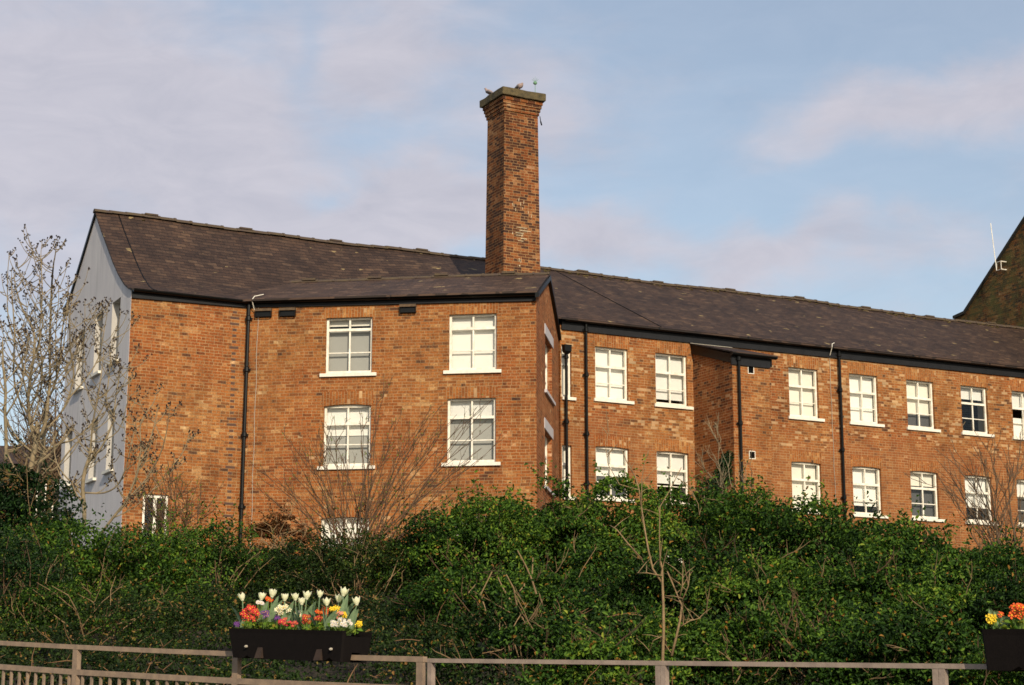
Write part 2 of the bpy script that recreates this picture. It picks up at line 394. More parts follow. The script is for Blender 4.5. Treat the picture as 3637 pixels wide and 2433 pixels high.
M['railgrey'] = simple('rail_paint_grey', (.32, .25, .20), .55, .25, 12, col2=(.22, .17, .14), spec=.4, bump=.15)
M['planter'] = simple('planter_plastic', (.007, .005, .0045), .8, .25, 25, spec=.12, bump=.2)
M['planterfoot_lit'] = simple('planter_foot_lit', (.035, .020, .013), .8, .3, 25)  # trough plastic in lighter brown, standing for light caught on the sloping pads
M['metal'] = simple('zinc', (.62, .56, .46), .45, .2, 30, metal=.3)
M['verdigris'] = simple('verdigris', (.18, .36, .22), .7, .4, 20)
M['bark'] = simple('ash_bark', (.27, .205, .12), .9, .4, 9, col2=(.14, .115, .07), bump=.4)
M['barkdark'] = simple('dark_bark', (.13, .085, .05), .9, .4, 9)
M['barktan'] = simple('tan_bark', (.27, .18, .09), .85, .4, 9, col2=(.15, .10, .05))
M['twigred'] = simple('red_brown_twig', (.11, .058, .03), .9, .4, 6, col2=(.07, .045, .025))
M['bud'] = simple('black_bud', (.025, .014, .012), .9, .3, 20)
M['soil'] = simple('bank_soil', (.035, .026, .014), 1, .4, 3, bump=.5)
M['earth'] = simple('grass_ground', (.06, .07, .025), 1, .4, .6)
def glass():
    t = NT('window_glass'); t.n.remove(t.b)
    g = t.node('ShaderNodeBsdfGlossy'); g.inputs['Roughness'].default_value = .03
    tr = t.node('ShaderNodeBsdfTransparent'); tr.inputs['Color'].default_value = (.93, .94, .93, 1)
    fr = t.node('ShaderNodeFresnel'); fr.inputs['IOR'].default_value = 1.45
    mx = t.node('ShaderNodeMixShader'); t.l.new(fr.outputs[0], mx.inputs[0]); t.l.new(tr.outputs[0], mx.inputs[1]); t.l.new(g.outputs[0], mx.inputs[2])
    t.l.new(mx.outputs[0], t.out.inputs['Surface']); return t.m
M['glass'] = glass()
LEAF_STOPS = [(0, (.006, .016, .004)), (.3, (.017, .044, .007)), (.55, (.048, .105, .013)), (.76, (.115, .20, .020)), (.94, (.23, .26, .032)), (1, (.24, .12, .025))]
M['leaf'] = leaf_mat('shrub_leaf', LEAF_STOPS)
M['leafdark'] = leaf_mat('cover_leaf', [(0, (.005, .010, .003)), (.4, (.012, .025, .005)), (.72, (.030, .056, .009)), (.9, (.10, .125, .017)), (.96, (.17, .12, .03)), (1, (.20, .10, .03))], trans=.12)  # dark leaf green, deepened to stand for shade in gaps between shrubs
M['leafred'] = leaf_mat('russet_leaf', [(0, (.05, .025, .012)), (.5, (.12, .05, .02)), (.8, (.16, .075, .025)), (1, (.07, .08, .02))], trans=.25)
M['leafivy'] = leaf_mat('ivy_leaf', [(0, (.006, .016, .005)), (.5, (.014, .036, .010)), (.85, (.035, .07, .015)), (1, (.12, .12, .03))], trans=.2, rough=.35)

# ------------------------------------------------------------------ the setting: ground
def slope_z(x, y):
    if y < 16: b = 0.9 * max(0, min(1, (y - 6) / 8.0))
    elif y < 43: b = 0.9 + (y - 16) / 27.0 * 4.4
    else: b = 5.3
    return b
def ground():
    xs = [-900, -300, -120, -60] + list(np.linspace(-30, 40, 36)) + [60, 120, 300, 900]
    ys = [-600, -100, -20, 0] + list(np.linspace(4, 60, 57)) + [90, 200, 600, 1800]
    m = MB()
    idx = {}
    for j, y in enumerate(ys):
        for i, x in enumerate(xs):
            n = mnoise.noise(Vector((x * .3, y * .3, 0))) * .15 if 16 < y < 60 and abs(x) < 50 else 0
            idx[i, j] = len(m.v); m.v.append((x, y, slope_z(x, y) + n))
    for j in range(len(ys) - 1):
        for i in range(len(xs) - 1):
            m.f.append((idx[i, j], idx[i + 1, j], idx[i + 1, j + 1], idx[i, j + 1])); m.mi.append(0); m.uv += [(0, 0)] * 4
    o = m.build('ground', M['soil'], smooth=True); tag(o, kind='structure')
ground()

# ------------------------------------------------------------------ the mill
MAIN = Frame((-6.9265, 46.5), 27.3)          # long range: origin at the inner corner
WING = Frame((-6.9265, 46.5), -7.5)          # front wing
GABLE = MAIN.sub(-3.047, 0, 90)              # left gable wall, u runs back from the front corner (w = outwards -u of main)
SIDE = WING.sub(7.61, 0, 90)                 # right end of the wing
mill = empty('mill_building', MAIN.p(0, 0, 5.3), 'long orange brick mill with slate roofs, white sash windows and a grey gable end', 'building')

def wall(name, fr, u0, u1, z0, top, openings, mat, thick=.30, extra_breaks=(), uvoff=0, reveal_mat=None, sign=1):
    """wall with rectangular openings; fr.u along, outward face at w=0, body goes to w=sign*thick"""
    ub = sorted(set([u0, u1] + [b for b in extra_breaks if u0 < b < u1] + [x for o in openings for x in (o[0], o[1]) if u0 < x < u1]))
    m = MB(); rm = 1 if reveal_mat else 0
    for a, b in zip(ub[:-1], ub[1:]):
        c = (a + b) / 2
        ops = sorted([o for o in openings if o[0] <= c <= o[1]], key=lambda o: o[2])
        z = z0; segs = []
        for o in ops: segs.append((z, z, o[2], o[2])); z = o[3]
        segs.append((z, z, top(a), top(b)))
        for la, lb, ha, hb in segs:
            for w in (0, sign * thick):
                q = [fr.p(a, w, la), fr.p(b, w, lb), fr.p(b, w, hb), fr.p(a, w, ha)]
                uv = [(a + uvoff, la), (b + uvoff, lb), (b + uvoff, hb), (a + uvoff, ha)]
                if w != 0: q.reverse(); uv.reverse()
                m.quad(q, uv)
        m.quad([fr.p(a, 0, top(a)), fr.p(b, 0, top(b)), fr.p(b, sign * thick, top(b)), fr.p(a, sign * thick, top(a))], [(a, 0), (b, 0), (b, .3), (a, .3)])
    m.m = rm
    for o in openings:
        a, b, l, h = o[:4]; T = sign * thick
        for q, uv in (([(a, 0, l), (a, T, l), (a, T, h), (a, 0, h)], [(0, l), (T, l), (T, h), (0, h)]), ([(b, T, l), (b, 0, l), (b, 0, h), (b, T, h)], [(T, l), (0, l), (0, h), (T, h)]),
                      ([(a, 0, h), (a, T, h), (b, T, h), (b, 0, h)], [(a, 0), (a, T), (b, T), (b, 0)]), ([(a, 0, l), (b, 0, l), (b, T, l), (a, T, l)], [(a, 0), (b, 0), (b, T), (a, T)])):
            m.quad([fr.p(*t) for t in q], uv)
    m.m = 0
    for e in (u0, u1):
        m.quad([fr.p(e, 0, z0), fr.p(e, sign * thick, z0), fr.p(e, sign * thick, top(e)), fr.p(e, 0, top(e))], [(0, z0), (.3, z0), (.3, top(e)), (0, top(e))])
    return m.build(name, [mat] + ([reveal_mat] if reveal_mat else []), mill)

def sash_window(fr, a, b, l, h, t1, t2, blind=None, grey=None, dark=None, recess=.085, sill_ext=(.13, .13), bars=True, arch=.0, label=None, sill_mat=None, box_in=True, sign=1):
    """timber sash: a,b edges, l sill, h head; t1 transom height fraction from top; t2 lower bar"""
    S = sign
    H = h - l; fw = .058
    m = MB(); r0, r1 = S * recess, S * (recess + .075)
    def bx(mb, u0, u1, w0, w1, z0, z1): mb.box(fr, u0, u1, min(w0, w1), max(w0, w1), z0, z1)
    bx(m, a, a + fw, r0, r1, l + .002, h); bx(m, b - fw, b, r0, r1, l + .002, h)
    bx(m, a + fw, b - fw, r0, r1, h - fw * .8 - arch, h); bx(m, a + fw, b - fw, r0, r1, l + .002, l + fw * 1.35)
    zt = h - H * t1
    top = h - fw * .8 - arch; bot = l + fw * 1.35
    bx(m, a + fw, b - fw, r0 + S * .004, r1 - S * .004, zt - .035, zt + .035)
    c = (a + b) / 2
    if bars:
        bx(m, c - .021, c + .021, r0 + S * .012, r1 - S * .012, zt + .035, top)
        bx(m, c - .021, c + .021, r0 + S * .018, r1 - S * .012, bot, zt - .035)
        zb = h - H * t2
        bx(m, a + fw, c - .021, r0 + S * .02, r1 - S * .014, zb - .013, zb + .013)
        bx(m, c + .021, b - fw, r0 + S * .02, r1 - S * .014, zb - .013, zb + .013)
    f = m.build('window', M['white'], mill)
    if label: f['label'] = label
    g = MB(); wg = r0 + S * .045
    g.quad([fr.p(a + fw, wg, bot), fr.p(b - fw, wg, bot), fr.p(b - fw, wg, top), fr.p(a + fw, wg, top)]); g.build('glass', M['glass'], f)
    if box_in:      # plastered inner reveal
        q = MB(); w0, w1 = S * .302, S * .50
        e = .012
        bx(q, a - e - .03, a - e, S * .30, w1, l - .05, h + .05); bx(q, b + e, b + e + .03, S * .30, w1, l - .05, h + .05)
        bx(q, a - e, b + e, S * .30, w1, h + .012, h + .05); bx(q, a - e, b + e, S * .30, w1, l - .05, l - .012)
        bx(q, a + .001, a + .008, r1, S * .30, l + .01, h - .01); bx(q, b - .008, b - .001, r1, S * .30, l + .01, h - .01)
        q.build('inner_reveal', M['plaster'], f)
    wb = S * .25
    def bl(fa, fb, mat, name, off=0):
        if name == 'blind': mat = M[('blind', 'blind_b', 'blind_c')[int(abs(a * 7.3 + h * 3.1)) % 3]]
        z1, z0 = h - H * fa, h - H * fb
        q = MB(); bx(q, a + .035, b - .035, wb + S * off, wb + S * (off + .006), z0, z1)
        if name == 'blind': bx(q, a + .035, b - .035, wb + S * (off - .008), wb + S * (off - .0005), z0, z0 + .022)
        q.build(name, mat, f)
    if blind: bl(0.0, blind, M['blind'], 'blind')
    if grey: bl(*grey, M['blindgrey'], 'blackout_blind', .02)
    if dark: bl(*dark, M['blinddark'], 'blackout_blind', .02)
    s = MB(); bx(s, a - sill_ext[0], b + sill_ext[1], -S * .065, -S * .001, l - .085, l)
    bx(s, a + .001, b - .001, S * .001, r1 + S * .02, l - .03, l - .001)
    s.build('sill', sill_mat or M['whitestone'], f)
    return f

def flat_arch(fr, a, b, h, rise=.0, height=.30, seed=0, sign=1):
    """soldier course over a window, proud of the wall by 3 mm; its underside is cambered"""
    m = MB(); N = 8; o = .05
    T = .085
    for i in range(N):
        x0 = a - o + (b - a + 2 * o) * i / N; x1 = a - o + (b - a + 2 * o) * (i + 1) / N
        def lo(x):
            t = (x - a) / (b - a); t = max(0, min(1, t)); return h - rise * (1 - (4 * t * (1 - t))) if rise else h
        def hi(x): return h + height
        l0, l1 = (lo(x0), lo(x1)) if rise else (h, h)
        w = -.003
        m.quad([fr.p(x0, w, l0), fr.p(x1, w, l1), fr.p(x1, w, hi(x1)), fr.p(x0, w, hi(x0))], [(x0 * 1.0, l0), (x1, l1), (x1, hi(x1)), (x0, hi(x0))])
        if rise: m.quad([fr.p(x0, w, l0), fr.p(x0, T, l0), fr.p(x1, T, l1), fr.p(x1, w, l1)], [(x0, 0), (x0, .1), (x1, .1), (x1, 0)])
        else: m.quad([fr.p(x0, w, l0), fr.p(x0, 0, l0), fr.p(x1, 0, l1), fr.p(x1, w, l1)])
        m.quad([fr.p(x0, w, hi(x0)), fr.p(x1, w, hi(x1)), fr.p(x1, 0, hi(x1)), fr.p(x0, 0, hi(x0))])
    for x in (a - o, b + o):
        m.quad([fr.p(x, -.003, h - rise), fr.p(x, 0, h - rise), fr.p(x, 0, h + height), fr.p(x, -.003, h + height)])
    return m.build('brick_arch', M['brick_arch'], mill)

# --- walls
ZB = 4.6
eaveA = 12.30; eaveB = 12.30
def eaveC(u): return 12.70 + .0065 * (u - 9.3)
# left stretch of the long range (u -3.05 .. 0)
wall('brick_wall', MAIN, -3.042, -.0, ZB, lambda u: eaveA, [(-2.53, -1.88, 5.75, 7.20)], M['brick'], uvoff=0)
f = MB()
a, b, l, h = -2.53, -1.88, 5.75, 7.20
for t in ((a, a + .07, l, h), (b - .07, b, l, h), (a + .07, b - .07, h - .08, h), (a + .07, b - .07, l, l + .08), ((a + b) / 2 - .04, (a + b) / 2 + .04, l + .08, h - .08)):
    f.box(MAIN, t[0], t[1], .05, .12, t[2], t[3])
f = f.build('window', M['white'], mill); f['label'] = 'small two light window low on the left wall'
g = MB(); g.quad([MAIN.p(a, .085, l), MAIN.p(b, .085, l), MAIN.p(b, .085, h), MAIN.p(a, .085, h)]); g.build('glass', M['glass'], f)

# wing front
BW = [(2.14, 3.36, 10.40, 11.87), (5.36, 6.59, 10.40, 11.87), (2.13, 3.36, 8.00, 9.60), (5.33, 6.57, 8.03, 9.68), (2.11, 3.36, 5.15, 6.71), (5.31, 6.56, 5.15, 6.71)]
wall('brick_wall', WING, 0, 7.604, ZB, lambda u: eaveB, BW, M['brick'], uvoff=3.0)
sash_window(WING, *BW[0], .21, .62, blind=.125, grey=(.17, 1.0))
sash_window(WING, *BW[1], .245, .64, blind=1.0)
sash_window(WING, *BW[2], .31, .645, blind=.49, grey=(.40, 1.0), arch=.03)
sash_window(WING, *BW[3], .29, .645, blind=.30, grey=(.25, 1.0))
sash_window(WING, *BW[4], .31, .645, blind=.85)
sash_window(WING, *BW[5], .31, .645, blind=.6)
for o, r_, hh in zip(BW, (0, 0, .05, .0, .04, .04), (.27, .30, .33, .30, .3, .3)):
    flat_arch(WING, o[0], o[1], o[3], r_, min(hh, eaveB - o[3]))

# wing side wall (gabled), u runs back
sideprof = [(0, 12.26), (2.65, 13.42), (5.40, 12.26)]
def interp(prof, u):
    for (a, za), (b, zb) in zip(prof[:-1], prof[1:]):
        if a - 1e-6 <= u <= b + 1e-6: return za + (zb - za) * (u - a) / (b - a)
    return prof[0][1] if u < prof[0][0] else prof[-1][1]
DWN = [(2.0, 3.62, 10.20, 11.70), (1.85, 3.5, 7.65, 9.15)]
# SIDE frame: u back, w = towards wing interior (left)
wall('brick_wall', SIDE, .004, 5.40, ZB, lambda u: interp(sideprof, u), DWN, M['brick_side'], extra_breaks=[2.65], uvoff=1.1)
for (a, b, l, h) in DWN:
    sash_window(SIDE, a, b, l, h, .36, .68, blind=.8, recess=.13, sill_ext=(.2, .35), sill_mat=M['lintelgrey'])
    q = MB(); q.box(SIDE, a - .15, b + .27, -.02, -.001, h + .001, h + .28); q.box(SIDE, a - .15, b + .27, .0005, .12, h + .001, h + .25); q.build('lintel', M['lintelgrey'], mill)

# right stretch of the long range
def run(xs, l, h): return [(x, x + 1.09, l, h) for x in xs]
UX = [10.47, 12.49, 17.21, 19.49, 21.71, 23.90, 26.02, 28.15]
LX = [10.46, 12.48, 17.21, 19.48, 21.71, 23.88, 26.02, 28.15]
CU = [(9.37, 9.69, 10.62, 12.13)] + run(UX, 10.66, 12.18)
CL = [(9.37, 9.68, 7.80, 9.25)] + run(LX, 7.83, 9.31)
CB = run(LX, 5.0, 6.5)
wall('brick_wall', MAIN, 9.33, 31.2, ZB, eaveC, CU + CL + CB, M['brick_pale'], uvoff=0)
ub = [None, 1.0, .87, 1.0, 1.0, .69, .26, .36, .5]
ud = {5: (.60, 1.0)}
lb = [None, .56, .62, 1.0, .80, .30, .66, .42, .5]
ld = {1: (.5, 1.0), 5: (.25, 1.0), 7: (.35, 1)}
for i, o in enumerate(CU):
    if i == 0: sash_window(MAIN, *o, .36, .68, blind=1.0, bars=False, sill_ext=(.0, .12)); continue
    lab = {6: 'sash window with a short blind and a bare forked twig on its sill', 7: 'sash window with a white card leaning inside'}.get(i)
    sash_window(MAIN, *o, .365, .685, blind=ub[i], dark=ud.get(i), sill_ext=(.07, .16), label=lab)
for i, o in enumerate(CL):
    if i == 0: sash_window(MAIN, *o, .36, .68, blind=1.0, bars=False, sill_ext=(.0, .12)); continue
    sash_window(MAIN, *o, .365, .685, blind=lb[i], dark=ld.get(i), sill_ext=(.07, .16), arch=.02)
for i, o in enumerate(CB): sash_window(MAIN, *o, .365, .685, blind=.5, sill_ext=(.07, .16))
for o in CU[1:]: flat_arch(MAIN, o[0], o[1], o[3], 0, .36)
for o in CL[1:]: flat_arch(MAIN, o[0], o[1], o[3], .035, .30)

# left gable: GABLE frame u back, w = to the left => body goes to -w ... make frame flipped
GF = Frame((0, 0), 0); _q = MAIN.p(-3.047, 0, 0); GF.o = Vector((_q.x, _q.y)); GF.u = MAIN.w.copy(); GF.w = MAIN.u.copy()   # w>0 goes into the building
gprof = [(0, 12.34), (.07, 12.37), (.52, 12.57), (1.16, 12.97), (1.81, 13.47), (2.43, 14.01), (3.23, 14.70), (3.93, 15.33), (5.07, 14.44), (6.39, 13.46), (6.62, 13.30)]
GO = [(1.0, 1.80, 10.75, 12.38), (2.70, 3.48, 10.72, 12.38), (4.55, 5.38, 10.60, 12.25), (1.05, 1.72, 7.92, 9.5), (2.72, 3.46, 7.88, 9.5), (5.42, 6.2, 8.02, 9.6)]
wall('rendered_wall', GF, .004, 6.62, ZB, lambda u: interp(gprof, u), GO, M['render'], extra_breaks=[p[0] for p in gprof], thick=.35, reveal_mat=M['revealgrey'])
for (a, b, l, h) in GO:
    m = MB()
    for t in ((a, a + .06, l, h), (b - .06, b, l, h), (a + .06, b - .06, h - .06, h), (a + .06, b - .06, l, l + .08), (a + .06, b - .06, (l + h) / 2 - .03, (l + h) / 2 + .03), ((a + b) / 2 - .015, (a + b) / 2 + .015, l + .08, (l + h) / 2 - .03), ((a + b) / 2 - .015, (a + b) / 2 + .015, (l + h) / 2 + .03, h - .06)):
        m.box(GF, t[0], t[1], .20, .27, t[2], t[3])
    f = m.build('window', M['white'], mill)
    g = MB(); g.quad([GF.p(a, .235, l), GF.p(b, .235, l), GF.p(b, .235, h), GF.p(a, .235, h)]); g.build('glass', M['glass'], f)
    s = MB(); s.box(GF, a - .08, b + .08, -.09, .2, l - .07, l + .001); s.build('sill', M['whitestone'], f)
# rear wall
q = MB(); q.box(MAIN, -3.04, 31.2, 6.32, 6.62, ZB, 13.25); q.build('rear_wall', M['brick_side'], mill)

# --- roofs
profA = [(-.20, 12.36), (.07, 12.42), (.52, 12.62), (1.16, 13.02), (1.81, 13.52), (2.43, 14.06), (3.23, 14.75), (3.93, 15.40)]
def profC(w): return 12.85 + (w + .25) * (15.40 - 12.85) / 4.18
def roof_z(u, w):
    zc = profC(w) + .005 * max(0, u - 9.3) * (1 - max(0, w) / 3.93)
    za = interp(profA, w)
    t = max(0, min(1, (u - 3.0) / 5.5)); t = t * t * (3 - 2 * t)
    if w > 3.93: return 15.40 - (w - 3.93) * .762
    sag = -.03 * math.sin(u * .55) - .015 * math.sin(u * 1.7 + 1)
    return za * (1 - t) + zc * t + sag * max(0, min(1, w / 4))
def main_roof():
    ws = [-.20, .07, .52, 1.16, 1.81, 2.43, 3.23, 3.93, 6.85]
    us = [-3.10] + list(np.arange(-2.5, 32.1, .75)) + [32.5]
    m = MB()
    def P(u, w, dz=0):
        w2 = w
        if w == -.20 and u > 3: w2 = -.25
        return MAIN.p(u, w2, roof_z(u, w2 if w2 > -.2 else w2) + dz)
    sl = [0]
    for a, b in zip(ws[:-1], ws[1:]): sl.append(sl[-1] + math.hypot(b - a, (b - a) * .7))
    for a, b in zip(us[:-1], us[1:]):
        for k in range(len(ws) - 1):
            m.quad([P(a, ws[k]), P(b, ws[k]), P(b, ws[k + 1]), P(a, ws[k + 1])], [(a, sl[k]), (b, sl[k]), (b, sl[k + 1]), (a, sl[k + 1])])
            m.quad([P(a, ws[k + 1], -.045), P(b, ws[k + 1], -.045), P(b, ws[k], -.045), P(a, ws[k], -.045)])
        m.quad([P(a, ws[0], -.045), P(b, ws[0], -.045), P(b, ws[0]), P(a, ws[0])])
    for u in (us[0], us[-1]):
        for k in range(len(ws) - 1): m.quad([P(u, ws[k], -.045), P(u, ws[k + 1], -.045), P(u, ws[k + 1]), P(u, ws[k])])
    r = m.build('roof', M['slate'], mill)
    # ridge tiles
    m = MB(); ms = MB(); u = -3.12; k = 0
    rr = random.Random(3)
    while u < 32:
        L = .46; z = roof_z(u + L / 2, 3.93) + .01 + rr.uniform(-.008, .008)
        for (p0, p1, rad) in ((u, u + L - .05, .100), (u + L - .05, u + L + .01, .112)):
            N = 6
            for i in range(N):
                t0 = math.pi * i / N; t1 = math.pi * (i + 1) / N
                def q(uu, t): return MAIN.p(uu, 3.93 - math.cos(t) * rad * 1.25, z - .05 + math.sin(t) * rad)
                m.quad([q(p0, t0), q(p1, t0), q(p1, t1), q(p0, t1)])
            for uu in (p0, p1): m.quad([q(uu, math.pi * i / N) for i in range(N + 1)])
        if k % 6 == 3: m.box(MAIN, u + .03, u + .40, 3.82, 4.04, z + .03, z + .075)
        if rr.random() < (.15 if u < 8 else .62):
            for _ in range(rr.randint(1, 4)):
                uu = u + rr.random() * L; w = 3.93 - rr.uniform(.10, .30)
                ms.blob(MAIN.p(uu, w, roof_z(uu, w) + .01), rr.uniform(.02, .05), (1.6, 1, .5), 4, 6, jit=.5)
        u += L; k += 1
    rt = m.build('ridge_tiles', M['ridge'], r)
    tag(ms.build('moss', M['moss'], r), kind='stuff')
    # lead strips / repair lines running down the slates
    q = MB()
    for (ua, ub_) in ((-2.45, -2.45), (11.3, 12.6)):
        pts = []
        for w in np.linspace(-.18, 3.85, 12):
            t = (3.85 - w) / 4.03; uu = ua + (ub_ - ua) * t
            pts.append(MAIN.p(uu, w, roof_z(uu, w) + .004))
        q.tube(pts, .016, 4)
    q.build('lead_strip', M['black'], r)
    return r
roof = main_roof()
# dark lead saddle beside the chimney
def wing_roof():
    m = MB(); W = WING
    prof = [(-.27, 12.37), (2.65, 13.52), (5.62, 12.30)]
    us = [-.9] + list(np.linspace(0, 7.66, 12))
    for a, b in zip(us[:-1], us[1:]):
        for (w0, z0), (w1, z1) in zip(prof[:-1], prof[1:]):
            s0 = 0 if w0 < 0 else 3.1; s1 = s0 + 3.1
            sg = lambda u, w: -.012 * math.sin(u * .9) if w > 0 and w < 5 else 0
            m.quad([W.p(a, w0, z0 + sg(a, w0)), W.p(b, w0, z0 + sg(b, w0)), W.p(b, w1, z1 + sg(b, w1)), W.p(a, w1, z1 + sg(a, w1))], [(a, s0), (b, s0), (b, s1), (a, s1)])
            m.quad([W.p(a, w1, z1 - .05), W.p(b, w1, z1 - .05), W.p(b, w0, z0 - .05), W.p(a, w0, z0 - .05)])
        m.quad([W.p(a, -.27, 12.32), W.p(b, -.27, 12.32), W.p(b, -.27, 12.37), W.p(a, -.27, 12.37)])
    for (w0, z0), (w1, z1) in zip(prof[:-1], prof[1:]):
        for u in (7.66, -.9): m.quad([W.p(u, w0, z0 - .05), W.p(u, w1, z1 - .05), W.p(u, w1, z1), W.p(u, w0, z0)])
    r = m.build('roof', M['slate2'], mill)
    m = MB(); u = .35; k = 0
    while u < 7.6:
        L = min(.46, 7.66 - u); z = 13.53 - .012 * math.sin(u * .9)
        for (p0, p1, rad) in ((u, u + L - .04, .085), (u + L - .04, u + L + .005, .10)):
            N = 5
            for i in range(N):
                t0 = math.pi * i / N; t1 = math.pi * (i + 1) / N
                def q(uu, t): return W.p(uu, 2.65 - math.cos(t) * rad * 1.5, z - .05 + math.sin(t) * rad)
                m.quad([q(p0, t0), q(p1, t0), q(p1, t1), q(p0, t1)])
            for uu in (p0, p1): m.quad([q(uu, math.pi * i / N) for i in range(N + 1)])
        if k in (1, 5, 9, 13): m.box(W, u + .04, u + .40, 2.50, 2.80, z, z + .06)
        u += L; k += 1
    m.build('ridge_tiles', M['ridge'], r)
    # dark verge strip on the right end
    m = MB()
    for (w0, z0), (w1, z1) in zip(prof[:-1], prof[1:]):
        for (u0, u1) in ((7.612, 7.70),):
            a0, a1 = W.p(u0, w0, z0 - .052), W.p(u0, w1, z1 - .052); b0, b1 = W.p(u1, w0, z0 - .052), W.p(u1, w1, z1 - .052)
            d = Vector((0, 0, .12))
            m.quad([b0 - d, b1 - d, b1, b0]); m.quad([a0 - d, b0 - d, b0, a0]); m.quad([a0 - d, a1 - d, b1 - d, b0 - d]); m.quad([a0, b0, b1, a1]); m.quad([a1 - d, a1, b1, b1 - d])
    m.build('verge_board', M['black'], r)
M['slate2'] = slate_mat('slate_roof_pale', 1.45)
wing_roof()

# verge of the left gable: dark line up the far side
m = MB()
pts = [GF.p(w, -.06, interp(gprof, w) + .03) for w in (3.95, 4.6, 5.07, 5.8, 6.39, 6.9)]
for p in range(len(pts) - 1):
    a, b = pts[p], pts[p + 1]; e = Vector((MAIN.u.x, MAIN.u.y, 0)) * .05; d = Vector((0, 0, .07))
    m.quad([a, b, b - d, a - d]); m.quad([a, a + e, b + e, b]); m.quad([a - d, b - d, b - d + e, a - d + e])
m.build('verge_board', M['black'], mill)
m = MB(); m.box(GF, 6.6, 6.95, -.08, .3, 13.05, 13.3); m.build('corbel_stone', M['stone'], mill)

# --- fascias and gutters
def gutter(fr, u0, u1, w, z, slope=0., r=.075):
    m = MB(); N = 7; n = max(1, int((u1 - u0) / 3))
    for s in range(n):
        a = u0 + (u1 - u0) * s / n; b = u0 + (u1 - u0) * (s + 1) / n
        for rr_ in (r, r - .012):
            for i in range(N):
                t0 = math.pi + math.pi * i / N; t1 = math.pi + math.pi * (i + 1) / N
                q = lambda uu, t: fr.p(uu, w + math.cos(t) * rr_, z + slope * (uu - u0) + math.sin(t) * rr_)
                m.quad([q(a, t0), q(b, t0), q(b, t1), q(a, t1)])
        for sgn in (-1, 1):
            q = lambda uu, rr_: fr.p(uu, w + sgn * rr_, z + slope * (uu - u0))
            m.quad([q(a, r - .012), q(b, r - .012), q(b, r), q(a, r)])
        m.box(fr, b - .05, b - .0, w - r - .008, w + r + .004, z + slope * (b - u0) - r * .7, z + slope * (b - u0) + .006)
    for uu in (u0, u1):
        m.quad([fr.p(uu, w + math.cos(math.pi + math.pi * i / N) * r, z + slope * (uu - u0) + math.sin(math.pi + math.pi * i / N) * r) for i in range(N + 1)])
    return m.build('gutter', M['black'], mill)
def fascia(fr, u0, u1, z0a, z0b, z1a, z1b, w0=-.055, w1=-.004):
    m = MB()
    for (wa, flip) in ((w0, 0), (w1, 1)):
        m.quad([fr.p(u0, wa, z0a), fr.p(u1, wa, z0b), fr.p(u1, wa, z1b), fr.p(u0, wa, z1a)])
    m.quad([fr.p(u0, w0, z0a), fr.p(u0, w1, z0a), fr.p(u1, w1, z0b), fr.p(u1, w0, z0b)])
    m.quad([fr.p(u0, w0, z0a), fr.p(u0, w1, z0a), fr.p(u0, w1, z1a), fr.p(u0, w0, z1a)])
    m.quad([fr.p(u1, w0, z0b), fr.p(u1, w1, z0b), fr.p(u1, w1, z1b), fr.p(u1, w0, z1b)])
    x = u0 + 1.2
    while x < u1:   # butt joints between boards
        m.box(fr, x, x + .012, w0 - .004, w0 - .001, z0a + (z0b - z0a) * (x - u0) / (u1 - u0) + .01, z1a - .02 + (z1b - z1a) * (x - u0) / (u1 - u0)); x += 2.4
    return m.build('fascia', M['fascia'], mill)
fascia(MAIN, -3.04, -.03, 12.14, 12.20, 12.33, 12.34); gutter(MAIN, -3.04, -.10, -.145, 12.36)
fascia(WING, .02, 7.60, 12.20, 12.15, 12.335, 12.325); gutter(WING, -.02, 7.70, -.145, 12.36, -.004)
fascia(MAIN, 9.36, 31.2, 12.55, 12.66, 12.83, 12.95); gutter(MAIN, 9.40, 31.2, -.165, 12.86, .0055, .085)
# soffit shelf of the right range (keeps the top of the wall dark)
# --- vent cowls under the wing eaves
for (a, b) in ((.26, .70), (.91, 1.34), (4.08, 4.51)):
    m = MB(); m.m = 1; m.box(WING, a, b, -.12, -.002, 12.085, 12.15); m.m = 0
    m.box(WING, a + .005, a + .02, -.115, -.002, 11.94, 12.084); m.box(WING, b - .02, b - .005, -.115, -.002, 11.94, 12.084)
    m.box(WING, a + .021, b - .021, -.06, -.002, 11.945, 12.084)
    m.box(WING, a + .005, b - .005, -.117, -.10, 11.935, 11.955)
    m.build('vent_cowl', [M['black'], M['barkdark']], mill)

# --- downpipes
def downpipe(fr, u, w, ztop, zbot, r=.045, collars=(), label=None, lean=0.):
    m = MB()
    m.tube([fr.p(u, w, ztop), fr.p(u + lean, w, zbot)], r, 10)
    for z in collars:
        uu = u + lean * (ztop - z) / (ztop - zbot)
        m.tube([fr.p(uu, w, z - .07), fr.p(uu, w, z - .05), fr.p(uu, w, z + .05), fr.p(uu, w, z + .07)], [r * 1.1, r * 1.5, r * 1.5, r * 1.2], 10)
        m.box(fr, uu - .10, uu + .10, w + r * .6, w + r * .6 + .018, z - .03, z + .02)
    o = m.build('downpipe', M['black'], mill, smooth=False)
    if label: o['label'] = label
    return o
downpipe(WING, .10, -.10, 12.28, ZB, .047, (11.9, 10.55, 8.85, 7.0), lean=-.05)
downpipe(MAIN, 10.12, -.10, 12.80, ZB, .042, (12.6, 11.3, 9.6, 8.2))
downpipe(MAIN, 9.45, -.13, 11.80, ZB, .042, (11.75, 9.9, 8.2))
downpipe(MAIN, 19.06, -.10, 12.85, ZB, .042, (12.7, 11.6, 9.75, 8.3))
m = MB()   # hopper head
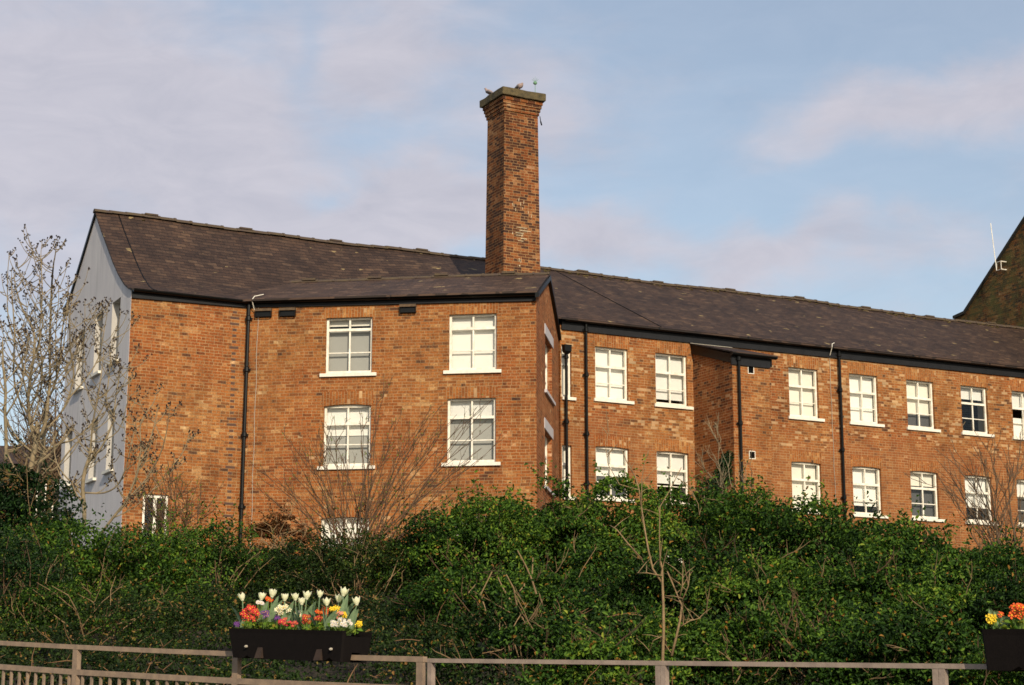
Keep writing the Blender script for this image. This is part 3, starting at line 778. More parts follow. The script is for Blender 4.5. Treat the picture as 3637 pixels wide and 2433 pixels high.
for (z0, z1, s0, s1) in ((11.82, 11.90, .05, .105), (11.90, 12.08, .105, .115)):
    A_ = [MAIN.p(9.45 + sx * s0, -.17 + sy * s0 * .8, z0) for sx, sy in ((-1, -1), (1, -1), (1, 1), (-1, 1))]
    B_ = [MAIN.p(9.45 + sx * s1, -.17 + sy * s1 * .8, z1) for sx, sy in ((-1, -1), (1, -1), (1, 1), (-1, 1))]
    for i in range(4): m.quad([A_[i], A_[(i + 1) % 4], B_[(i + 1) % 4], B_[i]])
    m.quad(A_[::-1]); m.quad(B_)
m.build('hopper_head', M['black'], mill)
# thin cables
for fr, u, w, z1, z0, dx in ((WING, .33, -.02, 12.2, 5.4, -.02), (MAIN, 18.75, -.02, 12.6, 7.4, .05)):
    m = MB(); pts = [fr.p(u + dx * i / 14 + .012 * math.sin(i * 1.9), w, z1 + (z0 - z1) * i / 14) for i in range(15)]
    m.tube(pts, .007, 4); m.build('cable', M['metal'], mill)
for fr, u, z in ((WING, .22, 12.40), (MAIN, 18.68, 12.93)):
    m = MB(); m.tube([fr.p(u + .25, -.05, z + .14), fr.p(u + .05, -.2, z + .06), fr.p(u, -.26, z - .05), fr.p(u + .03, -.10, z - .28)], .012, 5); m.build('cable', M['whitestone'], mill)

# --- lean-to stair tower on the right range
AX0, AX1, AD = 13.78, 15.06, 2.03
AF = MAIN.sub(AX0, -AD, 0)
def leanz(w): return 11.80 + (w + AD) * .34
def annex():
    Ff = MAIN.sub(0, -AD, 0)
    vents = [(14.335, 14.51, 11.39, 11.58), (14.30, 14.475, 8.94, 9.13)]
    ow = wall('tower_wall', Ff, AX0 + .005, AX1 - .005, ZB, lambda u: 11.72, vents, M['brick'], thick=.25, uvoff=5.2)
    L = MAIN.sub(AX0, -AD, 90); L2 = Frame((0, 0), 0); q = MAIN.p(AX0, -AD, 0); L2.o = Vector((q.x, q.y)); L2.u = MAIN.w.copy(); L2.w = MAIN.u.copy()
    wall('tower_wall', L2, .004, AD, ZB, lambda u: 11.72 + u * .36, [], M['brick_side2'], thick=.25, uvoff=2.3)
    q = MAIN.p(AX1, -AD, 0); L3 = Frame((0, 0), 0); L3.o = Vector((q.x, q.y)); L3.u = MAIN.w.copy(); L3.w = -MAIN.u
    wall('tower_wall', L3, .004, AD, ZB, lambda u: 11.72 + u * .36, [], M['brick'], thick=.25, uvoff=1.3)
    for (a, b, l, h) in vents:
        m = MB()
        for t in ((a - .02, a, l - .02, h + .02), (b, b + .02, l - .02, h + .02), (a, b, h, h + .02), (a, b, l - .02, l)): m.box(Ff, t[0], t[1], -.006, .02, t[2], t[3])
        v = m.build('air_vent', M['whitestone'], mill)
        m = MB()
        for k in range(6): m.box(Ff, a, b, .02, .06, l + (h - l) * k / 6 + .004, l + (h - l) * k / 6 + .016)
        m.quad([Ff.p(a, .07, l), Ff.p(b, .07, l), Ff.p(b, .07, h), Ff.p(a, .07, h)]); m.build('grille', M['black'], v)
    m = MB()
    w0, w1 = -AD - .20, -.003; u0, u1 = AX0 - .10, AX1 + .16
    z0, z1 = 11.93, 12.57
    m.quad([MAIN.p(u0, w0, z0), MAIN.p(u1, w0, z0), MAIN.p(u1, w1, z1), MAIN.p(u0, w1, z1)], [(u0, 0), (u1, 0), (u1, 2.2), (u0, 2.2)])
    m.quad([MAIN.p(u0, w1, z1 - .04), MAIN.p(u1, w1, z1 - .04), MAIN.p(u1, w0, z0 - .04), MAIN.p(u0, w0, z0 - .04)])
    m.quad([MAIN.p(u0, w0, z0 - .04), MAIN.p(u1, w0, z0 - .04), MAIN.p(u1, w0, z0), MAIN.p(u0, w0, z0)])
    for u in (u0, u1): m.quad([MAIN.p(u, w0, z0 - .04), MAIN.p(u, w1, z1 - .04), MAIN.p(u, w1, z1), MAIN.p(u, w0, z0)])
    r = m.build('tower_roof', M['slate'], mill)
    m = MB()
    for u in (AX0 - .06, AX1 + .02):    # bargeboards
        ux = u + .045
        for uu in (u, ux): m.quad([MAIN.p(uu, -AD - .05, 11.62), MAIN.p(uu, -.003, 12.26), MAIN.p(uu, -.003, 12.525), MAIN.p(uu, -AD - .05, 11.885)])
        m.quad([MAIN.p(u, -AD - .05, 11.62), MAIN.p(ux, -AD - .05, 11.62), MAIN.p(ux, -.003, 12.26), MAIN.p(u, -.003, 12.26)])
        m.quad([MAIN.p(u, -AD - .05, 11.62), MAIN.p(ux, -AD - .05, 11.62), MAIN.p(ux, -AD - .05, 11.885), MAIN.p(u, -AD - .05, 11.885)])
    m.build('bargeboard', M['black'], r)
    m = MB(); m.tube([MAIN.p(AX0 - .1, -.03, 12.575), MAIN.p(AX1 + .1, -.03, 12.585)], .022, 5); m.build('flashing', M['whitestone'], r)
    fascia(Ff, AX0 - .05, AX1 + .01, 11.58, 11.58, 11.86, 11.86, -.05, -.003)
    gutter(Ff, AX0 - .10, AX1 + .16, -.13, 11.90)
    downpipe(Ff, AX0 + .17, -.09, 11.82, ZB, .042, (11.75, 9.9, 8.0), lean=.02)
M['brick_side2'] = brick_mat('brick_tower_side', pale=.35, dark=.28, tone=(.95, .88, .9))
annex()

# --- chimney stack
CH = Frame((-.2426, 48.6), 28.5)
def chimney():
    st = MB()
    z0, z1 = 11.5, 18.36; a0, a1 = 1.20, 1.075
    cx, cw = .60, .56
    def ring(z, s, s2=None):
        s2 = s2 or s; return [CH.p(cx + sx * s / 2, cw + sy * s2 / 2, z) for sx, sy in ((-1, -1), (1, -1), (1, 1), (-1, 1))]
    A_, B_ = ring(z0, a0, 1.12), ring(z1, a1, 1.0)
    for i in range(4):
        L = a0
        st.quad([A_[i], A_[(i + 1) % 4], B_[(i + 1) % 4], B_[i]], [(i * 1.3, z0), (i * 1.3 + L, z0), (i * 1.3 + a1 + (L - a1) / 2, z1), (i * 1.3 + (L - a1) / 2, z1)])
    # pale mortar smears on the front
    st.m = 1
    for (u, z, w_, h_) in [(.42, 15.02, .36, .014), (.50, 14.94, .42, .016), (.38, 14.86, .30, .014), (.40, 14.79, .26, .012), (.55, 14.71, .22, .02), (.46, 14.64, .2, .012), (.30, 14.80, .02, .07), (.60, 14.78, .02, .07),
                           (.30, 15.62, .014, .08), (.35, 15.60, .014, .08), (.50, 15.78, .016, .08), (.56, 15.66, .016, .09), (.62, 15.55, .014, .07), (.40, 15.48, .014, .09), (.66, 15.72, .012, .1), (.80, 15.46, .016, .08), (.90, 15.36, .014, .09), (.50, 14.05, .02, .10), (.56, 14.02, .014, .12), (.50, 13.92, .05, .03)]:
        t = (z - z0) / (z1 - z0); w = -(.0) + (1.12 - (1.12 - 1.0) * t)
        wf = cw - w / 2 - .004
        st.quad([CH.p(u, wf, z), CH.p(u + w_, wf, z), CH.p(u + w_ * .9, wf - .0005, z + h_), CH.p(u + w_ * .15, wf - .0005, z + h_)])
    o = st.build('chimney_stack', [M['brick_chim'], M['mortar']], mill)
    for i in range(4):      # corbelled courses, each stepping out
        s = 1.075 + .05 + i * .05; m = MB()
        A_, B_ = ring(z1 + i * .098, s, s - .05), ring(z1 + .095 + i * .098, s, s - .05)
        for k in range(4): m.quad([A_[k], A_[(k + 1) % 4], B_[(k + 1) % 4], B_[k]], [(k * 1.3, z1 + i * .098), (k * 1.3 + s, z1 + i * .098), (k * 1.3 + s, z1 + i * .098 + .078), (k * 1.3, z1 + i * .098 + .078)])
        m.quad(A_[::-1]); m.quad(B_)
        m.build('corbel_course', M['brick_chim'], o)
    m = MB(); N = 9
    zc0, zc1 = z1 + .40, z1 + .625
    R0 = []
    def ringn(z, s):
        out = []
        rr = random.Random(5)
        for k in range(4):
            c0 = [(-1, -1), (1, -1), (1, 1), (-1, 1)][k]; c1 = [(1, -1), (1, 1), (-1, 1), (-1, -1)][k]
            for i in range(N):
                t = i / N; j = rr.uniform(-.008, .008)
                out.append(CH.p(cx + (c0[0] + (c1[0] - c0[0]) * t) * s / 2 + j, cw + (c0[1] + (c1[1] - c0[1]) * t) * s / 2 + j, z + rr.uniform(-.009, .009)))
        return out
    rs = [ringn(zc0, 1.36), ringn(zc0 + .012, 1.385), ringn(zc1 - .02, 1.39), ringn(zc1, 1.35)]
    for a, b in zip(rs[:-1], rs[1:]):
        for i in range(len(a)): j = (i + 1) % len(a); m.quad([a[i], a[j], b[j], b[i]])
    m.quad(rs[0][::-1]); m.quad(rs[-1])
    m.build('cap_stone', M['stone'], o)
    # corroded copper spike of the lightning conductor
    m = MB(); p = CH.p(1.16, .25, zc1)
    m.tube([p, p + Vector((0, 0, .40))], .008, 5)
    m.blob(p + Vector((0, 0, .42)), .06, (1, 1, .8), 6, 10)
    m.tube([p + Vector((0, 0, .44)), p + Vector((0, 0, .62))], [.006, .002], 4)
    for k in range(5):
        t = k * 1.256 + .3; m.tube([p + Vector((0, 0, .44)), p + Vector((math.cos(t) * .10, math.sin(t) * .10, .55))], [.007, .003], 4)
    m.build('lightning_rod', M['verdigris'], o)
    m = MB(); p = CH.p(1.17, -.0, 18.34); m.tube([p, p + Vector((.02, 0, -.15)), p + Vector((.04, 0, -.17))], .012, 5); m.tube([p + Vector((.02, 0, -.15)), p + Vector((.05, 0, -.26))], .022, 6)
    m.build('hanging_bracket', M['black'], o)
chimney()

# twig and card standing inside two of the windows: things of their own
m = MB(); o_ = CU[6]
b0 = MAIN.p(o_[0] + .20, .22, o_[2] + .02)
m.tube([b0, b0 + Vector((0, 0, .14)), b0 + Vector((-.03, 0, .30)), b0 + Vector((-.09, 0, .38))], [.018, .016, .012, .008], 5)
m.tube([b0 + Vector((-.01, 0, .22)), b0 + Vector((.10, .02, .37))], [.014, .008], 5); m.tube([b0 + Vector((0, 0, .03)), b0 + Vector((.13, .03, .06))], [.014, .01], 5)
m.tube([b0, b0 + Vector((0, 0, -.03))], .02, 5)
tag(m.build('driftwood', M['barktan']), 'bare forked piece of driftwood standing inside an upper window', 'ornament')
m = MB(); o_ = CU[7]
f_ = MAIN.sub(o_[0] + .12, .19, 0); m.box(f_, 0, .5, 0, .01, o_[2] + .08, o_[2] + .66)
tag(m.build('card_panel', M['blind']), 'white card panel leaning inside the upper window at the right edge', 'panel')

# --- the taller mossy gable behind
def far_gable():
    b = empty('gabled_building', MAIN.p(31, 6, 5.3), 'taller dark mossy brick building with a steep gable behind the long roof', 'building')
    GU = 31.0
    prof = [(-.8, 16.9), (-.8, 16.9), (.0, 17.6), (3.0, 22.0)]
    # verge measured on the gable plane: w -> z
    pr = [(8.24, 16.68), (7.63, 16.75), (4.22, 19.52), (.9, 22.2), (-2.4, 19.5), (-5.8, 16.75), (-6.4, 16.68)]
    ws = sorted(set([p[0] for p in pr]))
    zz = lambda w: interp(sorted(pr), w)
    m = MB()
    for a, c in zip(ws[:-1], ws[1:]):
        n = max(1, int(abs(c - a) / .8))
        for i in range(n):
            x, y = a + (c - a) * i / n, a + (c - a) * (i + 1) / n
            for uu in (GU, GU + .35):
                m.quad([MAIN.p(uu, x, ZB), MAIN.p(uu, y, ZB), MAIN.p(uu, y, zz(y)), MAIN.p(uu, x, zz(x))], [(x, ZB), (y, ZB), (y, zz(y)), (x, zz(x))])
            m.quad([MAIN.p(GU, x, zz(x)), MAIN.p(GU, y, zz(y)), MAIN.p(GU + .35, y, zz(y)), MAIN.p(GU + .35, x, zz(x))])
    o = m.build('gable_wall', M['brick_gable']); o.parent = b; o.matrix_parent_inverse = world_inv(b)
    m = MB()
    for w, s in ((8.24, 1), (-6.4, -1)):
        m.quad([MAIN.p(GU, w, ZB), MAIN.p(GU + 12, w, ZB), MAIN.p(GU + 12, w, 16.6), MAIN.p(GU, w, 16.6)], [(0, ZB), (12, ZB), (12, 16.6), (0, 16.6)])
    o = m.build('side_wall', M['brick_gable']); o.parent = b; o.matrix_parent_inverse = world_inv(b)
    m = MB()
    sp = sorted(pr)
    for (w0, z0), (w1, z1) in zip(sp[:-1], sp[1:]):
        m.quad([MAIN.p(GU + .3, w0, z0 - .05), MAIN.p(GU + 12, w0, z0 - .05), MAIN.p(GU + 12, w1, z1 - .05), MAIN.p(GU + .3, w1, z1 - .05)], [(0, 0), (12, 0), (12, 3), (0, 3)])
    o = m.build('roof', M['slate']); o.parent = b; o.matrix_parent_inverse = world_inv(b)
    m = MB()
    for (w0, z0), (w1, z1) in zip(sp[:-1], sp[1:]):
        n = max(1, int(abs(w1 - w0) / .9))
        for i in range(n):
            x, y = w0 + (w1 - w0) * i / n, w0 + (w1 - w0) * (i + 1) / n - .012; ya, yb = zz(x), zz(y)
            lo, hi = .0, .11; ua, ub2 = GU - .09, GU + .45
            pts = [(ua, x, ya + lo), (ua, y, yb + lo), (ua, y, yb + hi), (ua, x, ya + hi)]
            m.quad([MAIN.p(*p) for p in pts]); m.quad([MAIN.p(ub2, *p[1:]) for p in pts])
            m.quad([MAIN.p(ua, x, ya + hi), MAIN.p(ua, y, yb + hi), MAIN.p(ub2, y, yb + hi), MAIN.p(ub2, x, ya + hi)])
            m.quad([MAIN.p(ua, x, ya + lo), MAIN.p(ua, y, yb + lo), MAIN.p(ub2, y, yb + lo), MAIN.p(ub2, x, ya + lo)])
            m.quad([MAIN.p(ua, x, ya + lo), MAIN.p(ub2, x, ya + lo), MAIN.p(ub2, x, ya + hi), MAIN.p(ua, x, ya + hi)])
            m.quad([MAIN.p(ua, y, yb + lo), MAIN.p(ub2, y, yb + lo), MAIN.p(ub2, y, yb + hi), MAIN.p(ua, y, yb + hi)])
    o = m.build('coping', M['copingdark']); o.parent = b; o.matrix_parent_inverse = world_inv(b)
    # white pole aerial bracketed to the gable
    m = MB()
    m.tube([MAIN.p(GU - .25, 5.70, 19.80), MAIN.p(GU - .25, 5.52, 17.95)], .016, 6)
    A_ = [MAIN.p(GU - .25, 5.50, 18.25), MAIN.p(GU - .25, 5.27, 18.25), MAIN.p(GU - .25, 5.27, 17.95), MAIN.p(GU - .25, 5.52, 17.95)]
    for p, q in zip(A_, A_[1:] + A_[:1]): m.tube([p, q], .013, 5)
    for p in A_[1:3]: m.tube([p, p + Vector((MAIN.u.x, MAIN.u.y, 0)) * .25], .02, 5)
    o = m.build('pole_aerial', M['white']); o.parent = b; o.matrix_parent_inverse = world_inv(b)
M['copingdark'] = simple('dark_coping', (.03, .028, .022), .9, .4, 8)
far_gable()

# ------------------------------------------------------------------ pigeons on the chimney cap
def pigeon(name, loc, heading, label, tucked=False):
    e = empty(name, loc, label, 'bird', 'pigeons on the chimney cap')
    f = Frame((loc[0], loc[1]), heading); z = loc[2]
    P = lambda u, h: f.p(u, 0, z + h)
    m = MB()
    # one continuous body: tail, rump, back, breast, neck, head, beak
    if tucked: sp = [(-.17, .06, .012), (-.13, .07, .026), (-.07, .10, .055), (0, .125, .078), (.06, .135, .075), (.095, .16, .052), (.11, .185, .036), (.125, .185, .026), (.145, .175, .008)]
    else: sp = [(-.20, .03, .010), (-.15, .05, .022), (-.08, .085, .05), (0, .12, .070), (.06, .15, .060), (.085, .19, .036), (.10, .225, .030), (.118, .238, .028), (.138, .232, .012), (.155, .226, .004)]
    m.tube([P(a, b) for a, b, _ in sp], [c for *_, c in sp], 10)
    for k in (0, 1):
        s = .025 if k else -.025
        m.tube([f.p(0, s, z + .06), f.p(.005, s, z + .0)], .006, 5)
        for t in (-.02, .0, .02): m.tube([f.p(.005, s, z + .004), f.p(.035, s + t, z + .004)], .004, 4)
    body = m.build('body', M['pigeon'], e, smooth=True)
    for s in (-1, 1):
        m = MB(); m.tube([f.p(.055, s * .050, z + .135), f.p(0, s * .072, z + .115), f.p(-.08, s * .055, z + .08), f.p(-.17, s * .02, z + .05)], [.018, .034, .028, .008], 8)
        m.build('wing', M['pigeonwing'], e, smooth=True)
M['pigeon'] = simple('pigeon_plumage', (.36, .27, .25), .8, .35, 30)
M['pigeonwing'] = simple('pigeon_wing', (.13, .12, .13), .8, .4, 30)
zt_ = 18.36 + .63
p = CH.p(-.03, .80, zt_); pigeon('pigeon', (p.x, p.y, p.z), 155, 'small pigeon perched on the left edge of the chimney cap')
p = CH.p(.50, .0, zt_); pigeon('pigeon', (p.x, p.y, p.z), -35, 'plump hunched pigeon perched at the front middle of the chimney cap', True)

# ------------------------------------------------------------------ leaves
def leaf_object(name, C, N, S, LC, mat, parent=None, aspect=.62, fold=.25):
    """C centres (n,3), N normals (n,3), S sizes, LC colour values; each leaf is a folded diamond"""
    n = len(C)
    rg = np.random.default_rng(n)
    N = N / np.maximum(np.linalg.norm(N, axis=1, keepdims=True), 1e-6)
    r = rg.normal(size=(n, 3)); A = np.cross(N, r); A /= np.maximum(np.linalg.norm(A, axis=1, keepdims=True), 1e-6)
    B = np.cross(N, A); s = S[:, None]
    V = np.empty((n, 6, 3), dtype=np.float32)
    V[:, 0] = C - A * s * .5
    V[:, 1] = C + B * s * .5 * aspect - A * s * .10 + N * s * fold
    V[:, 2] = C + B * s * .36 * aspect + A * s * .25 + N * s * fold * .6
    V[:, 3] = C + A * s * .52 - N * s * .10
    V[:, 4] = C - B * s * .36 * aspect + A * s * .25 + N * s * fold * .6
    V[:, 5] = C - B * s * .5 * aspect - A * s * .10 + N * s * fold
    base = (np.arange(n) * 6)[:, None]
    F = np.stack([base + np.array([0, 1, 2, 3]), base + np.array([0, 3, 4, 5])], axis=1).reshape(-1)
    me = bpy.data.meshes.new(name)
    me.vertices.add(n * 6); me.vertices.foreach_set('co', V.reshape(-1))
    me.loops.add(n * 8); me.loops.foreach_set('vertex_index', F.astype(np.int32))
    me.polygons.add(n * 2); me.polygons.foreach_set('loop_start', (np.arange(n * 2) * 4).astype(np.int32)); me.polygons.foreach_set('loop_total', np.full(n * 2, 4, dtype=np.int32))
    me.update(calc_edges=True)
    at_ = me.attributes.new('lc', 'FLOAT', 'POINT'); at_.data.foreach_set('value', np.repeat(LC, 6).astype(np.float32))
    me.materials.append(mat)
    o = bpy.data.objects.new(name, me); COL.objects.link(o)
    if parent: o.parent = parent; o.matrix_parent_inverse = world_inv(parent)
    return o

def vnoise(P, scale, seed):
    """cheap smooth noise from sines, vectorised"""
    rg = np.random.default_rng(seed); out = np.zeros(len(P))
    for k in range(7):
        d = rg.normal(size=3); d /= np.linalg.norm(d); out += np.sin(P @ d * scale * (1 + k * .55) + rg.uniform(0, 6.28)) / (1 + k * .45)
    return out / 3.0

def shrub(px, pytop, Y, half_w, label, n=9000, leaf=.075, mat='leaf', depth=1.5, seed=0, base=None, cat='shrub', group=None, tint=0., name='shrub', stems=10, lobes=24, sparse=0., hollow=.3):
    top = at(px, pytop, Y); gz = slope_z(top.x, Y) if base is None else base
    H = max(.6, top.z - gz + .2)
    cx, cy = top.x, Y
    e = empty(name, (cx, cy, gz), label, cat, group)
    rg = np.random.default_rng(seed + 100)
    Cs, Rs = [], []
    for k in range(lobes):
        a = rg.uniform(0, 6.283); rr_ = math.sqrt(rg.uniform(0, 1))
        lx = math.cos(a) * rr_ * half_w * .82; ly = math.sin(a) * rr_ * depth * .75
        hh = (1 - (rr_ ** 2) * .35) * rg.uniform(.74, 1.0)
        r = rg.uniform(.13, .30) * min(H, 1.9)
        Cs.append((cx + lx, cy + ly - (.35 if hh > .8 else 0), gz + max(H * hh - r, .15))); Rs.append(r)
        if rg.uniform() < hollow:
            Cs.append((cx + lx * 1.08, cy + ly - .1, gz + (H * hh - r) * rg.uniform(.25, .6))); Rs.append(r * 1.1)
    Cs = np.array(Cs); Rs = np.array(Rs)
    wts = Rs ** 2; wts /= wts.sum()
    n_in = int(n * .92)
    idx = rg.choice(len(Cs), n_in, p=wts)
    D = rg.normal(size=(n_in, 3)); D /= np.linalg.norm(D, axis=1, keepdims=True)
    bad = D[:, 2] < -.12; D[bad, 2] *= -rg.uniform(.2, 1, bad.sum()); D /= np.linalg.norm(D, axis=1, keepdims=True)
    rad = Rs[idx] * (1.0 - .30 * rg.uniform(0, 1, n_in) ** 1.6)
    Pp = Cs[idx] + D * rad[:, None] * np.array([1.25, 1.05, .80])
    Pp += D * (vnoise(Pp, 3.2, seed) * .16)[:, None]
    # sprigs reaching out
    ns = int(n * .08 / 14); SP = []; SN = []
    for k in range(ns):
        i = rg.choice(len(Cs), p=wts); d = rg.normal(size=3); d[2] = abs(d[2]) * 1.6 + .3; d /= np.linalg.norm(d)
        o = Cs[i] + d * Rs[i] * .9; L = rg.uniform(.15, .5) * min(1.2, H)
        for j in range(14):
            t = j / 14; q = o + d * L * t + rg.normal(size=3) * .04
            SP.append(q); SN.append(rg.normal(size=3) + np.array([0, -.5, .4]))
    Pp = np.vstack([Pp, np.array(SP)]); Nn = np.vstack([D * .6 + rg.normal(size=D.shape) * .95 + np.array([0, -.05, .45]), np.array(SN)])
    keep = np.ones(len(Pp), bool)
    g = vnoise(Pp, 3.0, seed + 5)
    keep &= (g > -.42 + sparse * .8)
    Pp, Nn = Pp[keep], Nn[keep]
    lc = np.clip(.42 + .20 * vnoise(Pp, 1.6, seed + 9) + rg.normal(size=len(Pp)) * .17 + tint, 0, .93)
    br = rg.uniform(size=len(Pp)) < .022; lc[br] = 1.0
    S = leaf * rg.uniform(.6, 1.25, len(Pp))
    leaf_object('foliage', Pp, Nn, S, lc, M[mat], e, aspect=(.62, .5, .72)[seed % 3])
    m = MB()
    rr = random.Random(seed)
    for k in range(int(stems * (1.3 if Y < 27 else .8))):
        i = rr.randrange(len(Cs)); c = Vector(Cs[i]); r = Rs[i]     # short twigs breaking the surface towards the light
        d = Vector((rr.uniform(-1, 1), rr.uniform(-1, -.2), rr.uniform(-.2, .9))).normalized(); q = c + d * r * .75; L = rr.uniform(.2, .55)
        d2 = (d * .4 + Vector((rr.uniform(-.8, .8), -.1, rr.uniform(-.2, 1)))).normalized(); pts = [q]
        for j in range(4): d2 = (d2 + Vector((rr.uniform(-.35, .35), rr.uniform(-.2, .15), rr.uniform(-.2, .3)))).normalized(); pts.append(pts[-1] + d2 * L / 4)
        m.tube(pts, [.007, .006, .005, .004, .002], 4, cap=False)
        for j in (1, 2): d3 = (d2 + Vector((rr.uniform(-.9, .9), 0, rr.uniform(-.4, .6)))).normalized(); m.tube([pts[j], pts[j] + d3 * L * .2, pts[j] + d3 * L * .38 + Vector((0, 0, .02))], [.004, .003, .002], 4, cap=False)
    for k in range(stems):
        i = rr.randrange(len(Cs)); c = Vector(Cs[i]); r = Rs[i]
        b = Vector((cx + rr.uniform(-.4, .4) * half_w, cy + rr.uniform(-.4, .3), gz - .1)); d = Vector((rr.uniform(-.5, .5), rr.uniform(-.8, -.1), rr.uniform(.3, 1))).normalized()
        tip = c + d * (r * rr.uniform(.7, 1.12)); mid = (b + tip) / 2 + Vector((rr.uniform(-.2, .2), -.15, rr.uniform(-.1, .2)))
        m.tube([b, mid, (mid + tip) / 2 + Vector((rr.uniform(-.06, .06), -.05, .05)), tip], [.012, .009, .006, .003], 5)
    m.build('stems', M['barktan'] if seed % 2 else M['twigred'], e)
    return e

def py_of_ground(y): return PCY - F_PX * math.tan(math.atan((slope_z(0, y) - CZ) / y) - PITCH)

# undergrowth: fine dark cover over the whole bank, darkened further as gap shade
def cover():
    rg = np.random.default_rng(4)
    n = 330000
    y = 16.6 + 26.4 * rg.uniform(0, 1, n) ** 1.25
    xr = (y * .30) + 1.0; x = rg.uniform(-1, 1, n) * xr
    z = np.where(y < 16, .9, .9 + (y - 16) / 27.0 * 4.4)
    P = np.stack([x, y, z], 1)
    P2 = P * np.array([1, 1, 0])
    hmp = .40 + .42 * vnoise(P2, .9, 21) + .30 * vnoise(P2, 2.6, 22) + .12 * vnoise(P2, 6.0, 23)
    hmp = np.maximum(hmp, -.1)
    P[:, 2] += hmp * 1.15 - .26 * rg.uniform(0, 1, n) ** 1.5 + rg.normal(size=n) * .035
    kp = ~((x / y > -.02) & (y > 18.5) & (rg.uniform(size=n) < .62))
    P, P2, n = P[kp], P2[kp], int(kp.sum())
    N = rg.normal(size=(n, 3)) * .8 + np.array([0, -.45, .75])
    lc = np.clip(.40 + .20 * vnoise(P2, 1.5, 31) + rg.normal(size=n) * .17, 0, .93)
    br = rg.uniform(size=n) < .05; lc[br] = rg.uniform(.95, 1, br.sum())
    S = .046 * rg.uniform(.6, 1.35, n)
    o = leaf_object('undergrowth', P, N, S, lc, M['leafdark'], aspect=.6)
    tag(o, 'dark small leaved ground cover spread over the bank behind the railing', 'ground cover', kind='stuff')
    # dead twigs through the cover
    m = MB(); rr = random.Random(9)
    for k in range(700):
        yy = 17 + 22 * rr.random() ** 1.2; xx = rr.uniform(-1, 1) * yy * .29
        q = np.array([[xx, yy, 0.]]); hh = (.40 + .42 * vnoise(q, .9, 21) + .30 * vnoise(q, 2.6, 22) + .12 * vnoise(q, 6.0, 23))[0]
        b = Vector((xx, yy, slope_z(xx, yy) + max(hh, .05) * 1.15 - .05))
        d = Vector((rr.uniform(-1, 1), rr.uniform(-.6, .1), rr.uniform(-.15, .7))).normalized(); L = rr.uniform(.10, .42)
        pts = [b]; 
        for j in range(3): d = (d + Vector((rr.uniform(-.3, .3), rr.uniform(-.2, .2), rr.uniform(-.2, .25)))).normalized(); pts.append(pts[-1] + d * L / 3)
        m.tube(pts, [.006, .005, .004, .002], 4, cap=False)
        if rr.random() < .6: m.tube([pts[1], pts[1] + Vector((rr.uniform(-.15, .15), -.05, rr.uniform(0, .15)))], [.006, .003], 4, cap=False)
    o = m.build('dead_twigs', M['deadtwig']); tag(o, 'dry brown twigs poking out of the ground cover', 'twigs', kind='stuff')
M['deadtwig'] = simple('dead_twig', (.26, .14, .06), .9, .4, 5, col2=(.16, .09, .05))
cover()

